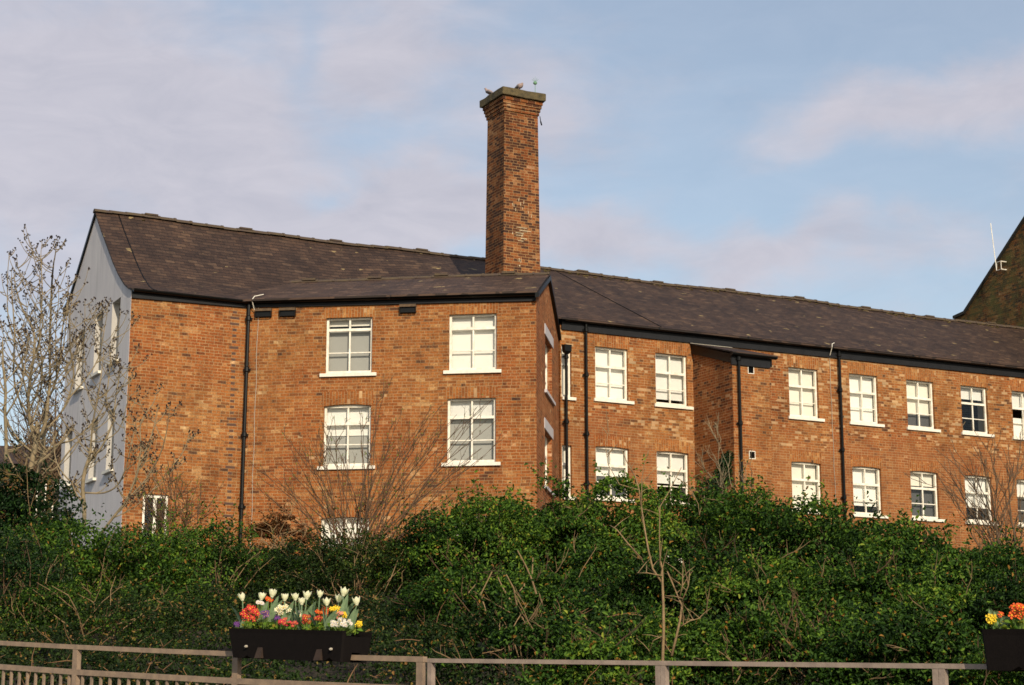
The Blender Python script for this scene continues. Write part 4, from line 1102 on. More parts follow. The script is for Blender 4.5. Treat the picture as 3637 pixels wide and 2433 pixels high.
SH = [  # px, py top, depth, half width, label, leaves, leaf size, mat, tint
    (40, 1610, 31, 1.35, 'tall dark ivy covered shrub at the left edge of the bank', 15000, .075, 'leafivy', -.05, 0.),
    (210, 1870, 30, 1.05, 'low green shrub under the bare ash trunks', 8000, .07, 'leaf', -.02, 0.),
    (390, 1862, 29, 1.5, 'bright leafy shrub in front of the grey gable end', 14000, .07, 'leaf', .05, 0.),
    (590, 1862, 30, 1.0, 'loose shrub below the small two light window', 6000, .06, 'leaf', .02, .25),
    (760, 1850, 31, 1.2, 'yellowish shrub beside the corner downpipe', 8000, .06, 'leaf', .04, .15),
    (1000, 1955, 33, 1.3, 'low dark shrub right of the corner downpipe', 7000, .06, 'leafdark', .0, 0.),
    (1240, 1880, 31, 1.5, 'dark shrub at the foot of the fanning bare twigs', 9000, .06, 'leafdark', .03, .1),
    (1630, 1800, 31, 1.3, 'green shrub rising right of the fanning bare twigs', 10000, .068, 'leaf', .0, .05),
    (1760, 1765, 31, 1.3, 'rounded leafy shrub below the corner of the front wing', 13000, .072, 'leaf', .0, 0.),
    (1960, 1700, 32, 1.35, 'tall leafy shrub below the side windows of the front wing', 15000, .075, 'leaf', .03, 0.),
    (2190, 1712, 31, 1.35, 'broad bright green shrub crossed by pale bare stems', 15000, .075, 'leaf', .03, 0.),
    (2440, 1705, 33, 1.3, 'dense shrub below the lower window beside the stair tower', 14000, .075, 'leaf', .02, 0.),
    (2640, 1760, 31, 1.2, 'shrub at the foot of the stair tower', 12000, .075, 'leaf', .0, .05),
    (2860, 1780, 30, 1.15, 'leafy shrub under the window right of the stair tower', 12000, .078, 'leaf', .02, 0.),
    (3080, 1805, 29, 1.15, 'shrub below the window right of the far downpipe', 12000, .08, 'leaf', .03, 0.),
    (3210, 1855, 28, .8, 'small shrub falling away beside the bare brick patch', 7000, .08, 'leaf', .0, 0.),
    (3420, 1955, 27, 1.1, 'dark shrub in the dip below the right hand windows', 9000, .08, 'leaf', -.08, 0.),
    (3600, 1940, 26, 1.0, 'dark shrub at the right edge of the bank', 9000, .08, 'leaf', -.10, 0.),
    (1700, 1780, 33, .75, 'small shrub filling the foot of the wall under the right hand wing windows', 6000, .065, 'leaf', -.05, 0.),
    # middle row
    (1750, 2010, 25, 1.5, 'mid slope shrub with cut pale stems showing', 11000, .078, 'leaf', -.04, .1),
    (2080, 1960, 26, 1.5, 'shady mid slope shrub left of the pale sapling', 12000, .082, 'leaf', -.06, .1),
    (2450, 1960, 26, 1.5, 'mid slope shrub behind the pale sapling', 13000, .082, 'leaf', .0, .05),
    (2760, 1980, 25, 1.4, 'mid slope shrub with thin upright dry stems', 14000, .080, 'leaf', .02, 0.),
    (3050, 2000, 25, 1.3, 'dense bright mid slope shrub on the right of the bank', 14000, .082, 'leaf', .04, 0.),
    (3330, 2080, 24, 1.2, 'mid slope shrub left of the right hand planter', 12000, .08, 'leaf', .02, 0.),
    (3580, 2110, 23, .9, 'shady shrub directly behind the right hand planter', 8000, .08, 'leaf', -.08, 0.),
    (320, 2060, 26, 1.6, 'russet tinged shrub low on the left of the bank', 8000, .055, 'leaf', -.04, .3),
    (30, 1930, 26, 1.1, 'dark straggly shrub low at the left edge', 8000, .065, 'leafivy', .02, .15),
    # front row
    (1850, 2180, 21, 1.1, 'front row shrub behind the near railing, left of the sapling', 9000, .078, 'leaf', -.05, .15),
    (2150, 2230, 20, .9, 'low front row shrub just left of the sapling foot', 7000, .078, 'leaf', -.04, .2),
    (2560, 2160, 21, 1.2, 'front row shrub just right of the sapling foot', 12000, .078, 'leaf', .03, 0.),
    (2880, 2180, 21, 1.1, 'front row shrub above the middle of the right railing', 12000, .078, 'leaf', .03, 0.),
    (3200, 2200, 20, 1.1, 'front row shrub above the last railing post', 12000, .078, 'leaf', .03, 0.),
    (3560, 2300, 19, .8, 'low shrub under the right hand planter', 6000, .07, 'leaf', -.02, .1),
]
for k, (px, py, Y, hw, lab, n, lf, mt, tint, sp) in enumerate(SH):
    shrub(px, py, Y, hw, lab, n=int(n * (1.15 if Y > 26.5 else 1.7)), leaf=lf * (.93 if Y > 26.5 else .74), mat=mt, seed=k * 3 + 1, tint=tint + (-.10, .06, -.03, .09, -.06, .02, .0)[k % 7], sparse=sp, hollow=(.35, .2, .5)[k % 3], depth=1.3 if Y > 24 else 1.0, group='shrubs on the bank', stems=16)
# dark russet bush by the wall and ivy clad stump
shrub(1010, 1850, 36, .75, 'russet leaved bush against the wall right of the corner downpipe', n=2600, leaf=.06, mat='leafred', seed=301, sparse=.35, depth=.6, stems=14, base=5.0)
def ivy_stump():
    b = at(2570, 1830, 37); e = empty('ivy_stump', b, 'dark conifer like ivy clad stump beside the stair tower wall', 'plant')
    m = MB(); m.tube([b, at(2560, 1700, 37), at(2585, 1620, 37)], [.06, .05, .03], 6); m.build('trunk', M['barkdark'], e)
    rg = np.random.default_rng(8); n = 2600
    t = rg.uniform(0, 1, n) ** .8
    pts = np.array([at(2540 + 45 * tt - 30 * (tt < .45), 1800 - 185 * tt, 37) for tt in t])
    r = .30 * (1 - t * .72) + .03
    d = rg.normal(size=(n, 3)); d /= np.linalg.norm(d, axis=1, keepdims=True)
    P = pts + d * (r * rg.uniform(.5, 1.1, n))[:, None] * np.array([1, .7, .8])
    P += vnoise(P, 8, 3)[:, None] * .05
    leaf_object('foliage', P, d + rg.normal(size=(n, 3)) * .6 + [0, -.3, .3], .05 * rg.uniform(.6, 1.3, n), np.clip(.4 + rg.normal(size=n) * .2, 0, .9), M['leafivy'], e)
ivy_stump()

# ------------------------------------------------------------------ bare trees
def budcluster(m, p, d, rr, s=.05):
    for _ in range(rr.randint(2, 4)):
        o = Vector((rr.uniform(-1, 1), rr.uniform(-1, 1), rr.uniform(-1, 1))) * s * .75
        m.blob(p + o, s * rr.uniform(.30, .55), (1, 1, 1.25), 3, 5, jit=.3)
def ash_twig(mt, mb, p, d, L, r, rr, depth=0, buds=True):
    pts = [p.copy()]; n = 6; q = p.copy(); dd = d.copy()
    for i in range(n):
        dd = (dd + Vector((rr.uniform(-.10, .10), rr.uniform(-.10, .10), .27))).normalized(); q = q + dd * L / n; pts.append(q.copy())
    r = max(r * 1.25, .0095); mt.tube(pts, [r * (1 - .5 * i / n) for i in range(n + 1)], 5, cap=False)
    if buds:
        k = rr.randint(2, 5)
        for i in range(k):
            t = 1 - i * .055 / max(L, .3); j = min(n, max(0, t * n)); a = int(min(n - 1, math.floor(j))); c = pts[a].lerp(pts[a + 1], j - a)
            if i == 0: budcluster(mb, c, dd, rr, .033)
            else:
                side = Vector((rr.choice((-1, 1)), rr.uniform(-.5, .5), .3)).normalized(); t2 = c + side * rr.uniform(.02, .05); mt.tube([c, t2], [.008, .006], 4, cap=False); budcluster(mb, t2, dd, rr, .026)
    if depth > 0:
        for _ in range(rr.randint(1, 2)):
            j = rr.uniform(.25, .8) * n; a = int(j); c = pts[a].lerp(pts[a + 1], j - a)
            s = Vector((rr.choice((-1, 1)) * rr.uniform(.6, 1), rr.uniform(-.6, .6), rr.uniform(-.25, .45))).normalized()
            ash_twig(mt, mb, c, s, L * rr.uniform(.4, .7), r * .6, rr, depth - 1, buds)
def ash_tree(label, Y, limbs, seed, twigs=9, tl=(.6, 1.35), group='bare ash trees beside the grey gable', buds=True, mat='bark', name='ash_tree'):
    rr = random.Random(seed)
    base = at(*limbs[0][0][0], Y); e = empty(name, base, label, 'tree', group)
    mt, mb, tr = MB(), MB(), MB()
    for li, (pl, r0, r1) in enumerate(limbs):
        pts = [at(x, y, Y + .35 * math.sin(i * .8 + li * 2.1) * (i / 3.)) if li else at(x, y, Y) for i, (x, y) in enumerate(pl)]
        fine = []
        for i in range(len(pts) - 1):
            for k in range(3):
                t = k / 3; p0 = pts[max(i - 1, 0)]; p1 = pts[i]; p2 = pts[i + 1]; p3 = pts[min(i + 2, len(pts) - 1)]
                fine.append(.5 * ((2 * p1) + (p2 - p0) * t + (2 * p0 - 5 * p1 + 4 * p2 - p3) * t * t + (3 * p1 - p0 - 3 * p2 + p3) * t ** 3))
        fine.append(pts[-1]); n = len(fine)
        rad = [r0 + (r1 * 1.25 - r0) * i / (n - 1) for i in range(n)]
        tr.tube(fine, rad, 7)
        L = sum((fine[i + 1] - fine[i]).length for i in range(n - 1))
        for k in range(int(twigs * L / 2.0) + 1):
            j = rr.uniform(.22 if li == 0 else .1, .97) * (n - 1); a = int(j); c = fine[a].lerp(fine[a + 1], j - a); dr = (fine[a + 1] - fine[a]).normalized()
            s = (Vector((rr.choice((-1, 1)) * rr.uniform(.5, 1), rr.uniform(-.7, .7), rr.uniform(-.1, .5))) + dr * .25).normalized()
            ash_twig(mt, mb, c, s, rr.uniform(*tl), max(.007, rad[a] * .38), rr, 1, buds)
        d = (fine[-1] - fine[-2]).normalized(); ash_twig(mt, mb, fine[-1], d, rr.uniform(.3, .6), r1, rr, 1, buds)
    tr.build('trunk', M[mat], e, smooth=True); mt.build('twigs', M[mat], e)
    if buds: mb.build('buds', M['bud'], e)
ash_tree('largest bare ash with a pale leaning trunk forked low, left of the gable', 36, [
    ([(84, 1830), (98, 1720), (114, 1640), (128, 1572)], .062, .045),
    ([(128, 1572), (108, 1500), (100, 1420), (110, 1330), (122, 1250), (118, 1170), (80, 1100), (58, 1030)], .040, .012),
    ([(128, 1572), (160, 1510), (170, 1430), (178, 1340), (176, 1240), (180, 1120), (184, 1010), (190, 940)], .040, .012),
    ([(150, 1530), (200, 1490), (240, 1420), (262, 1330), (250, 1240), (248, 1140)], .026, .010),
    ([(108, 1480), (60, 1400), (48, 1300), (52, 1200), (46, 1090), (40, 1010)], .022, .008),
    ([(128, 1250), (150, 1160), (146, 1090), (140, 1010)], .016, .007),
    ([(240, 1420), (300, 1350), (350, 1270), (372, 1160)], .016, .007),
    ([(112, 1500), (140, 1420), (150, 1300), (140, 1200), (150, 1060), (146, 930)], .020, .008),
    ([(100, 1420), (80, 1330), (76, 1230), (30, 1140), (28, 960)], .018, .007),
    ([(178, 1340), (215, 1270), (232, 1180), (240, 1080)], .015, .007)], 1, twigs=5)
ash_tree('second bare ash with a darker trunk just right of the leaning one', 37.5, [
    ([(112, 1790), (132, 1700), (150, 1620), (156, 1540)], .050, .036),
    ([(156, 1540), (160, 1440), (190, 1380), (212, 1290), (220, 1180), (236, 1090)], .030, .010),
    ([(150, 1620), (200, 1580), (262, 1560), (330, 1500), (372, 1430), (388, 1330)], .022, .009),
    ([(160, 1440), (200, 1340), (196, 1220), (205, 1100)], .018, .007),
    ([(212, 1400), (270, 1330), (290, 1240), (300, 1150)], .014, .006),
    ([(140, 1660), (190, 1670), (240, 1610), (290, 1560), (350, 1570), (420, 1530), (450, 1440)], .020, .008)], 2, twigs=5)
ash_tree('slim bare ash standing in front of the grey gable end', 34, [
    ([(298, 1880), (300, 1810), (294, 1740), (298, 1690), (312, 1640)], .042, .028),
    ([(298, 1690), (320, 1600), (330, 1500), (350, 1400), (362, 1310)], .024, .008),
    ([(312, 1640), (360, 1590), (400, 1500), (410, 1420), (425, 1330)], .022, .008),
    ([(296, 1740), (240, 1700), (200, 1640), (190, 1560)], .018, .008),
    ([(300, 1750), (370, 1750), (420, 1720), (450, 1650), (470, 1560)], .018, .008)], 3, twigs=5.5, tl=(.35, .9))
ash_tree('bare ash sapling leaning right across the brick left of the wing', 33, [
    ([(352, 1905), (400, 1840), (450, 1775), (480, 1700), (510, 1620), (540, 1540)], .028, .010),
    ([(450, 1775), (520, 1700), (570, 1610), (590, 1540)], .016, .007),
    ([(480, 1720), (500, 1600), (500, 1500), (540, 1440)], .014, .006),
    ([(400, 1840), (480, 1800), (560, 1720), (640, 1620)], .012, .005)], 4, twigs=5.5, tl=(.25, .7))
ash_tree('bare ash cut by the left edge of the photo', 35, [
    ([(20, 1640), (22, 1560), (18, 1460), (20, 1380), (10, 1290)], .038, .018),
    ([(20, 1600), (70, 1590), (100, 1560), (140, 1500)], .018, .007),
    ([(18, 1480), (60, 1410), (84, 1330), (94, 1240)], .020, .007),
    ([(20, 1400), (-10, 1330), (-30, 1240)], .018, .008)], 5, twigs=5)
# hazy bare trees further away between the trunks and the gable
for k, (x, yb, yt) in enumerate(((105, 1800, 1480), (190, 1790, 1420), (150, 1800, 1500), (228, 1790, 1560))):
    ash_tree(('distant bare tree, leftmost in the gap beside the gable', 'distant bare tree, tallest in the gap beside the gable', 'distant bare tree in the middle of the gap beside the gable', 'small distant bare tree touching the edge of the gable')[k], 62, [
        ([(x, yb), (x + 4, (yb + yt) / 2), (x + 8, yt)], .07, .02), ([(x, yb - 60), (x - 26, (yb + yt) / 2 + 10), (x - 40, yt + 40)], .04, .012), ([(x, yb - 80), (x + 26, (yb + yt) / 2), (x + 30, yt + 50)], .04, .012)],
        20 + k, twigs=12, tl=(.7, 1.6), group='distant bare trees', buds=False, mat='barkdark', name='bare_tree')

# little brown house glimpsed far left
def far_house():
    e = empty('house', at(120, 1900, 75), 'small brown brick house glimpsed between the bare trees at the far left', 'house')
    o = at(90, 1900, 75); f = Frame((o.x, o.y), 8)
    zt = at(120, 1650, 75).z
    m = MB(); m.box(f, -3, 3.0, 0, 6, 4, zt); m.build('wall', M['brick_gable'], e)
    m = MB()
    m.quad([f.p(-3.2, -.2, zt), f.p(3.2, -.2, zt), f.p(3.2, 3, zt + 1.2), f.p(-3.2, 3, zt + 1.2)], [(0, 0), (6, 0), (6, 3), (0, 3)]); m.quad([f.p(-3.2, 6.2, zt), f.p(3.2, 6.2, zt), f.p(3.2, 3, zt + 1.2), f.p(-3.2, 3, zt + 1.2)], [(0, 0), (6, 0), (6, 3), (0, 3)])
    for u in (-3, 3): m.quad([f.p(u, 0, zt), f.p(u, 6, zt), f.p(u, 3, zt + 1.2)])
    m.build('roof', M['slate'], e)
    for x in (.35, 1.0, 2.0):
        zb = at(100, 1830, 75).z; m = MB()
        m.box(f, x, x + .06, -.05, -.005, zb, zb + 1.3); m.box(f, x + .34, x + .40, -.05, -.005, zb, zb + 1.3); m.box(f, x + .061, x + .339, -.05, -.005, zb + 1.24, zb + 1.3); m.box(f, x - .05, x + .45, -.1, -.004, zb - .07, zb - .001)
        w_ = m.build('window', M['white'], e); m = MB(); m.box(f, x + .061, x + .339, -.02, -.004, zb, zb + 1.239); m.build('pane', M['dark'], w_)
far_house()

# fan of red brown twigs in front of the wing
def twig_fan(name, label, basepx, Y, tips, mat, n, seed, leafy=0, r=.016, spread=40, cat='shrub'):
    rr = random.Random(seed); b = at(*basepx, Y); e = empty(name, b, label, cat)
    m = MB(); LP = []
    for k in range(n):
        tx, ty = tips[k % len(tips)]; tx += rr.uniform(-spread, spread); ty += rr.uniform(-spread, spread) * .8
        bb = at(basepx[0] + rr.uniform(-70, 70), basepx[1] + rr.uniform(-20, 40), Y + rr.uniform(-.4, .4)); t = at(tx, ty, Y + rr.uniform(-1.0, 1.0))
        ctrl = bb.lerp(t, .5) + Vector((-(t.x - bb.x) * .12 + rr.uniform(-.06, .06), 0, abs(t.x - bb.x) * .08 + .05))
        N = 14; pts = []; off = Vector((0, 0, 0)); dv = Vector((0, 0, 0))
        for i in range(N + 1):
            s = i / N; p = bb * (1 - s) ** 2 + ctrl * 2 * s * (1 - s) + t * s * s
            dv = dv * .5 + Vector((rr.uniform(-1, 1), rr.uniform(-.4, .4), rr.uniform(-.6, .6))) * .030; off = off * .92 + dv
            pts.append(p + off)
        m.tube(pts, [r * (1 - .75 * i / N) for i in range(N + 1)], 5, cap=False)
        for j in range(rr.randint(6, 11)):
            a = rr.uniform(.2, .97) * N; i = int(a); c = pts[min(i, N - 1)].lerp(pts[min(i + 1, N)], a - i); dr = (pts[min(i + 1, N)] - pts[min(i, N - 1)]).normalized()
            sd_ = (dr + Vector((rr.uniform(-.8, .8), rr.uniform(-.5, .5), rr.uniform(-.1, .5)))).normalized(); L = rr.uniform(.12, .50)
            k1 = sd_ * L * .5 + Vector((rr.uniform(-.03, .03), 0, rr.uniform(-.02, .03))); q = [c, c + k1, c + sd_ * L + Vector((rr.uniform(-.04, .04), 0, .15 * L))]; m.tube(q, [.0065, .005, .003], 4, cap=False)
            for _ in range(2): z_ = q[1].lerp(q[2], rr.random() * .7); m.tube([z_, z_ + (sd_ + Vector((rr.uniform(-.9, .9), 0, rr.uniform(-.3, .7)))).normalized() * L * rr.uniform(.2, .45)], [.004, .002], 3, cap=False)
            for _ in range(leafy):
                LP.append(q[1].lerp(q[2], rr.random()) + Vector((rr.uniform(-.02, .02), 0, rr.uniform(-.02, .02))))
    m.build('stems', mat, e)
    if LP:
        P = np.array([tuple(p) for p in LP]); k = len(P); rg = np.random.default_rng(seed)
        leaf_object('young_leaves', P, rg.normal(size=(k, 3)), .032 * rg.uniform(.6, 1.3, k), np.clip(.8 + rg.normal(size=k) * .1, 0, .93), M['leaf'], e)
twig_fan('bare_shrub', 'bare red brown shrub fanning its long twigs over the front wing wall', (1270, 2060), 37, [(930, 1700), (985, 1650), (1050, 1560), (1120, 1600), (1190, 1480), (1240, 1640), (1310, 1450), (1330, 1380), (1385, 1600), (1450, 1500), (1520, 1560), (1560, 1420), (1620, 1480), (1730, 1420), (1760, 1520), (1710, 1620), (1600, 1700), (1010, 1780), (1720, 1750)], M['twigred'], 60, 5, leafy=2, r=.015)
twig_fan('bare_shrub', 'fine dark bare bush in front of the windows at the right edge', (3560, 1980), 34, [(3330, 1640), (3390, 1600), (3450, 1640), (3500, 1560), (3560, 1650), (3600, 1560), (3660, 1620), (3370, 1750), (3430, 1790), (3640, 1750), (3280, 1720)], M['barkdark'], 26, 6, leafy=0, r=.014)
twig_fan('bare_shrub', 'tangle of pale bare stems at the foot of the stair tower', (2600, 1850), 36, [(2500, 1640), (2560, 1560), (2610, 1500), (2660, 1620), (2540, 1520), (2480, 1700), (2700, 1700)], M['bark'], 7, 7, leafy=0, r=.009)

twig_fan('young_shrub', 'loose young shrub with scattered green leaves reaching over the small low window', (610, 1930), 33, [(520, 1790), (560, 1740), (600, 1700), (640, 1730), (690, 1760), (740, 1790), (500, 1840), (660, 1820), (580, 1800)], M['twigred'], 22, 12, leafy=3, r=.009, spread=30)
def sapling():
    Y = 19.2
    b = at(2352, 2420, Y); e = empty('sapling', b, 'pale bare sapling with upright forked stems standing behind the railing', 'tree')
    m = MB()
    L = [([(2352, 2440), (2354, 2330), (2357, 2240), (2356, 2150), (2353, 2070), (2352, 2020), (2346, 1995)], .030, .016),
         ([(2354, 2075), (2318, 2020), (2302, 1950), (2290, 1880), (2278, 1800), (2270, 1740), (2255, 1690), (2230, 1650), (2210, 1600)], .019, .007),
         ([(2280, 1985), (2230, 1930), (2190, 1880), (2166, 1866)], .013, .008),
         ([(2352, 2045), (2300, 2035), (2262, 2035)], .010, .006),
         ([(2345, 2010), (2342, 1900), (2344, 1800), (2380, 1740), (2420, 1660)], .012, .006),
         ([(2278, 1800), (2280, 1700), (2290, 1640), (2305, 1600)], .009, .005),
         ([(2270, 1740), (2200, 1720), (2160, 1650), (2150, 1580), (2162, 1530)], .008, .004),
         ([(2385, 2330), (2400, 2270), (2416, 2200), (2422, 2150), (2412, 2130), (2396, 2090), (2370, 2030)], .024, .010),
         ([(2412, 2130), (2424, 2080), (2426, 1990)], .014, .007), ([(2420, 2140), (2445, 2080), (2450, 2030)], .012, .007),
         ([(2418, 2225), (2450, 2205), (2490, 2195)], .011, .006), ([(2350, 2260), (2320, 2275), (2305, 2320)], .008, .005),
         ([(2410, 1700), (2450, 1730), (2480, 1790), (2484, 1830)], .007, .004)]
    for k, (pl, r0, r1) in enumerate(L):
        pts = [at(x, y, Y + .04 * math.sin(i * 1.7 + k)) for i, (x, y) in enumerate(pl)]; n = len(pts)
        m.tube(pts, [(r0 + (r1 - r0) * i / (n - 1)) * .62 for i in range(n)], 7)
    m.build('stems', M['barktan'], e, smooth=True)
    rr = random.Random(2); m = MB()
    for k in range(46):
        pl, r0, r1 = rr.choice(L[1:]); i = rr.randrange(len(pl) - 1); t = rr.random()
        x = pl[i][0] * (1 - t) + pl[i + 1][0] * t; y = pl[i][1] * (1 - t) + pl[i + 1][1] * t
        kk = next(q for q, l_ in enumerate(L) if l_[0] is pl); p0_ = at(*pl[i], Y + .04 * math.sin(i * 1.7 + kk)); p1_ = at(*pl[i + 1], Y + .04 * math.sin((i + 1) * 1.7 + kk))
        a = p0_.lerp(p1_, t); d = Vector((rr.uniform(-1, 1), rr.uniform(-.4, .4), rr.uniform(0, 1))).normalized() * rr.uniform(.08, .3)
        m.tube([a, a + d * .5 + Vector((0, 0, .01)), a + d], [.005, .004, .002], 4, cap=False)
    m.build('twigs', M['barktan'], e)
sapling()
# cut pale stems in the middle of the bank
m = MB(); base = at(1820, 2140, 22.4)
e = empty('cut_stems', base, 'pruned pale stems sticking up from the middle of the bank', 'plant')
for pl in ([(1768, 2050), (1790, 2095), (1818, 2140)], [(1838, 1955), (1868, 2010), (1890, 2060), (1905, 2110)], [(1798, 2040), (1825, 2090), (1836, 2150)], [(1845, 2100), (1862, 2080), (1862, 2072)], [(1893, 1980), (1890, 2040)], [(1748, 2030), (1708, 2110), (1725, 2170)], [(1690, 2075), (1665, 2105)], [(1912, 2100), (1925, 2140)]):
    pts = [at(x, y, 22.4) for x, y in pl]; m.tube(pts, [.007 + .002 * i for i in range(len(pts))], 6)
m.build('stems', M['barktan'], e)

# ------------------------------------------------------------------ railing along the ramp
RF = Frame((-3.40012, 14.5), -38.7)
def rtop(u):
    return 2.204 - .0565 * u + (.0025 * u * u if u < 3.66 else .0) if u < 3.66 else 2.0195 - .0290 * (u - 3.66)
def bar(m, u0, u1, w0, w1, zlo, zhi, f=rtop, n=1):
    for k in range(n):
        a = u0 + (u1 - u0) * k / n; b = u0 + (u1 - u0) * (k + 1) / n
        c = [(a, w0, f(a) - zlo), (b, w0, f(b) - zlo), (b, w0, f(b) - zhi), (a, w0, f(a) - zhi)]
        d = [(a, w1, f(a) - zlo), (b, w1, f(b) - zlo), (b, w1, f(b) - zhi), (a, w1, f(a) - zhi)]
        P = [RF.p(*t) for t in c] + [RF.p(*t) for t in d]
        for q in ((0, 1, 2, 3), (5, 4, 7, 6), (3, 2, 6, 7), (4, 5, 1, 0)): m.quad([P[i] for i in q])
        if k == 0: m.quad([P[i] for i in (4, 0, 3, 7)])
        if k == n - 1: m.quad([P[i] for i in (1, 5, 6, 2)])
def railing(name, label, u0, u1, posts, mat, top_h, double=False):
    b = RF.p(u0, 0, rtop(u0) - 1.1); e = empty(name, b, label, 'railing', 'railings along the ramp')
    m = MB(); bar(m, u0, u1, -.022, .022, top_h, 0, n=max(1, int((u1 - u0) / .6))); m.build('top_rail', mat, e)
    mids = 0
    bs = sorted(posts)
    for p in bs:
        m = MB(); w = .0175 if double else .028
        bar(m, p - w, p + w, -.020, .020, 1.15, top_h + .001); m.build('post', mat, e)
    edges = [u0] + bs + [u1]
    for a, b in zip(edges[:-1], edges[1:]):
        a2, b2 = (a + .029 if a in bs else a), (b - .029 if b in bs else b)
        if b2 - a2 < .1: continue
        m = MB(); bar(m, a2, b2, -.020, .020, .232, .190); m.build('mid_rail', mat, e)
        m = MB(); bar(m, a2, b2, -.020, .020, 1.05, 1.01); m.build('bottom_rail', mat, e)
        n = max(1, int(round((b2 - a2) / .107))); 
        for k in range(n):
            u = a2 + (b2 - a2) * (k + .5) / n
            m = MB(); bar(m, u - .009, u + .009, -.009, .009, 1.008, .234); m.build('baluster', mat, e)
railing('railing', 'brown painted railing with thin balusters carrying the big planter', -2.2, 3.622, [-1.75, 0.0, 1.82, 3.59], M['rail'], .036)
railing('railing', 'greyer railing with doubled posts on the right hand side', 3.66, 9.4, [3.678, 5.483, 5.520, 7.272, 7.309, 9.1], M['railgrey'], .027, double=True)

# ------------------------------------------------------------------ planters and flowers
def planter(name, label, u0, u1, zl, zr, hgt, hooks=True):
    W0, W1 = -.150, .150
    e = empty(name, RF.p((u0 + u1) / 2, 0, zl - hgt), label, 'planter', 'planters hung on the railing')
    m = MB()
    def zt(u): return zl + (zr - zl) * (u - u0) / (u1 - u0)
    N = 26
    def sec(u, inset):
        """cross-section ring at u: outer wall tapering down, saddle slot in the middle"""
        z = zt(u); H = hgt
        # wavy lower skirt: little arches
        t = (u - u0) / (u1 - u0)
        a = 0
        for c, hw_, amp in ((.17, .03, .022), (.86, .03, .03)):
            if abs(t - c) < hw_: a = amp * math.cos((t - c) / hw_ * math.pi / 2)
        return [(W0 + inset, z), (W0 + inset + .006, z - .03), (W0 + inset + .020, z - H + a), (-.045, z - H + a), (-.040, z - H + .065), (.040, z - H + .065), (.045, z - H), (W1 - inset - .020, z - H), (W1 - inset - .006, z - .03), (W1 - inset, z),
                (W1 - inset - .014, z), (W1 - inset - .02, z - .035), (W0 + inset + .02, z - .035), (W0 + inset + .014, z)]
    rings = []
    us = [u0, u0 + .012] + [u0 + .02 + (u1 - u0 - .04) * i / N for i in range(N + 1)] + [u1 - .012, u1]
    for i, u in enumerate(us):
        ins = .012 if i in (0, len(us) - 1) else 0
        R_ = []
        for (w, z) in sec(u, ins):
            dz = (zt(u) - z) / hgt
            tp = .035 if hooks else .012; uu = u + (dz * tp if u < (u0 + u1) / 2 else -dz * tp) * (1 if i < 4 or i > len(us) - 5 else 0)
            R_.append(RF.p(uu, w, z))
        rings.append(R_)
    K = len(rings[0])
    for a, b in zip(rings[:-1], rings[1:]):
        for k in range(K): k2 = (k + 1) % K; m.quad([a[k], b[k], b[k2], a[k2]])
    m.quad(rings[0][::-1]); m.quad(rings[-1])
    m.build('trough', M['planter'], e)
    for t, zf in ((.175, .60), (.90, .60)) if hooks else ((.90, .60),):
        u = u0 + (u1 - u0) * t; z = zt(u) - hgt * zf; p = RF.p(u, W0 + .006, z); n = -Vector((RF.w.x, RF.w.y, 0))
        m = MB(); m.tube([p, p + n * .012], .0095, 12); m.tube([p + n * .012, p + n * .02], .006, 6); m.build('bolt', M['metal'], e)
    for t in ((.285, .79) if hooks else (.55,)):
        u = u0 + (u1 - u0) * t; zb = zt(u) - hgt; m = MB(); ws = W0 + .016
        a = [RF.p(u - .024, ws, zb + .085), RF.p(u + .024, ws, zb + .085), RF.p(u + .030, ws - .030, zb + .004), RF.p(u - .030, ws - .030, zb + .004)]
        b = [RF.p(u - .024, ws + .01, zb + .085), RF.p(u + .024, ws + .01, zb + .085), RF.p(u + .030, ws + .01, zb + .004), RF.p(u - .030, ws + .01, zb + .004)]
        m.quad(a); m.quad(b[::-1])
        for i in range(4): m.quad([a[i], b[i], b[(i + 1) % 4], a[(i + 1) % 4]])
        m.build('moulded_foot', M['planterfoot_lit'], e)
    m = MB(); q = [RF.p(u0 + .03, W0 + .03, zl - .028), RF.p(u1 - .03, W0 + .03, zr - .028), RF.p(u1 - .03, W1 - .03, zr - .028), RF.p(u0 + .03, W1 - .03, zl - .028)]
    m.quad(q); m.build('compost', M['soil'], e)
    return zt
zt1 = planter('planter', 'long black planter full of white tulips hung on the brown railing', 1.872, 3.02, 2.268, 2.214, .208)
zt2 = planter('planter', 'black planter cut by the right edge of the photo', 7.60, 8.75, 2.082, 2.05, .212, hooks=False)

M['petal_white'] = leaf_mat('tulip_petal', [(0, (.84, .80, .64)), (1, (.84, .80, .64))], trans=.3)
M['stemgreen'] = simple('tulip_green', (.19, .27, .14), .6, .3, 30, col2=(.11, .17, .085))
def flat(nm, c): M[nm] = simple(nm, c, .6, .2, 40)
for nm, c in (('f_red', (.62, .035, .03)), ('f_cream', (.80, .74, .50)), ('f_purple', (.13, .03, .20)), ('f_rust', (.42, .03, .012)), ('f_orange', (.72, .10, .01)), ('f_yellow', (.85, .58, .02)), ('f_pink', (.70, .25, .20)), ('f_white', (.82, .76, .70)), ('f_eye', (.85, .55, .02)), ('f_crimson', (.60, .03, .06))): flat(nm, c)

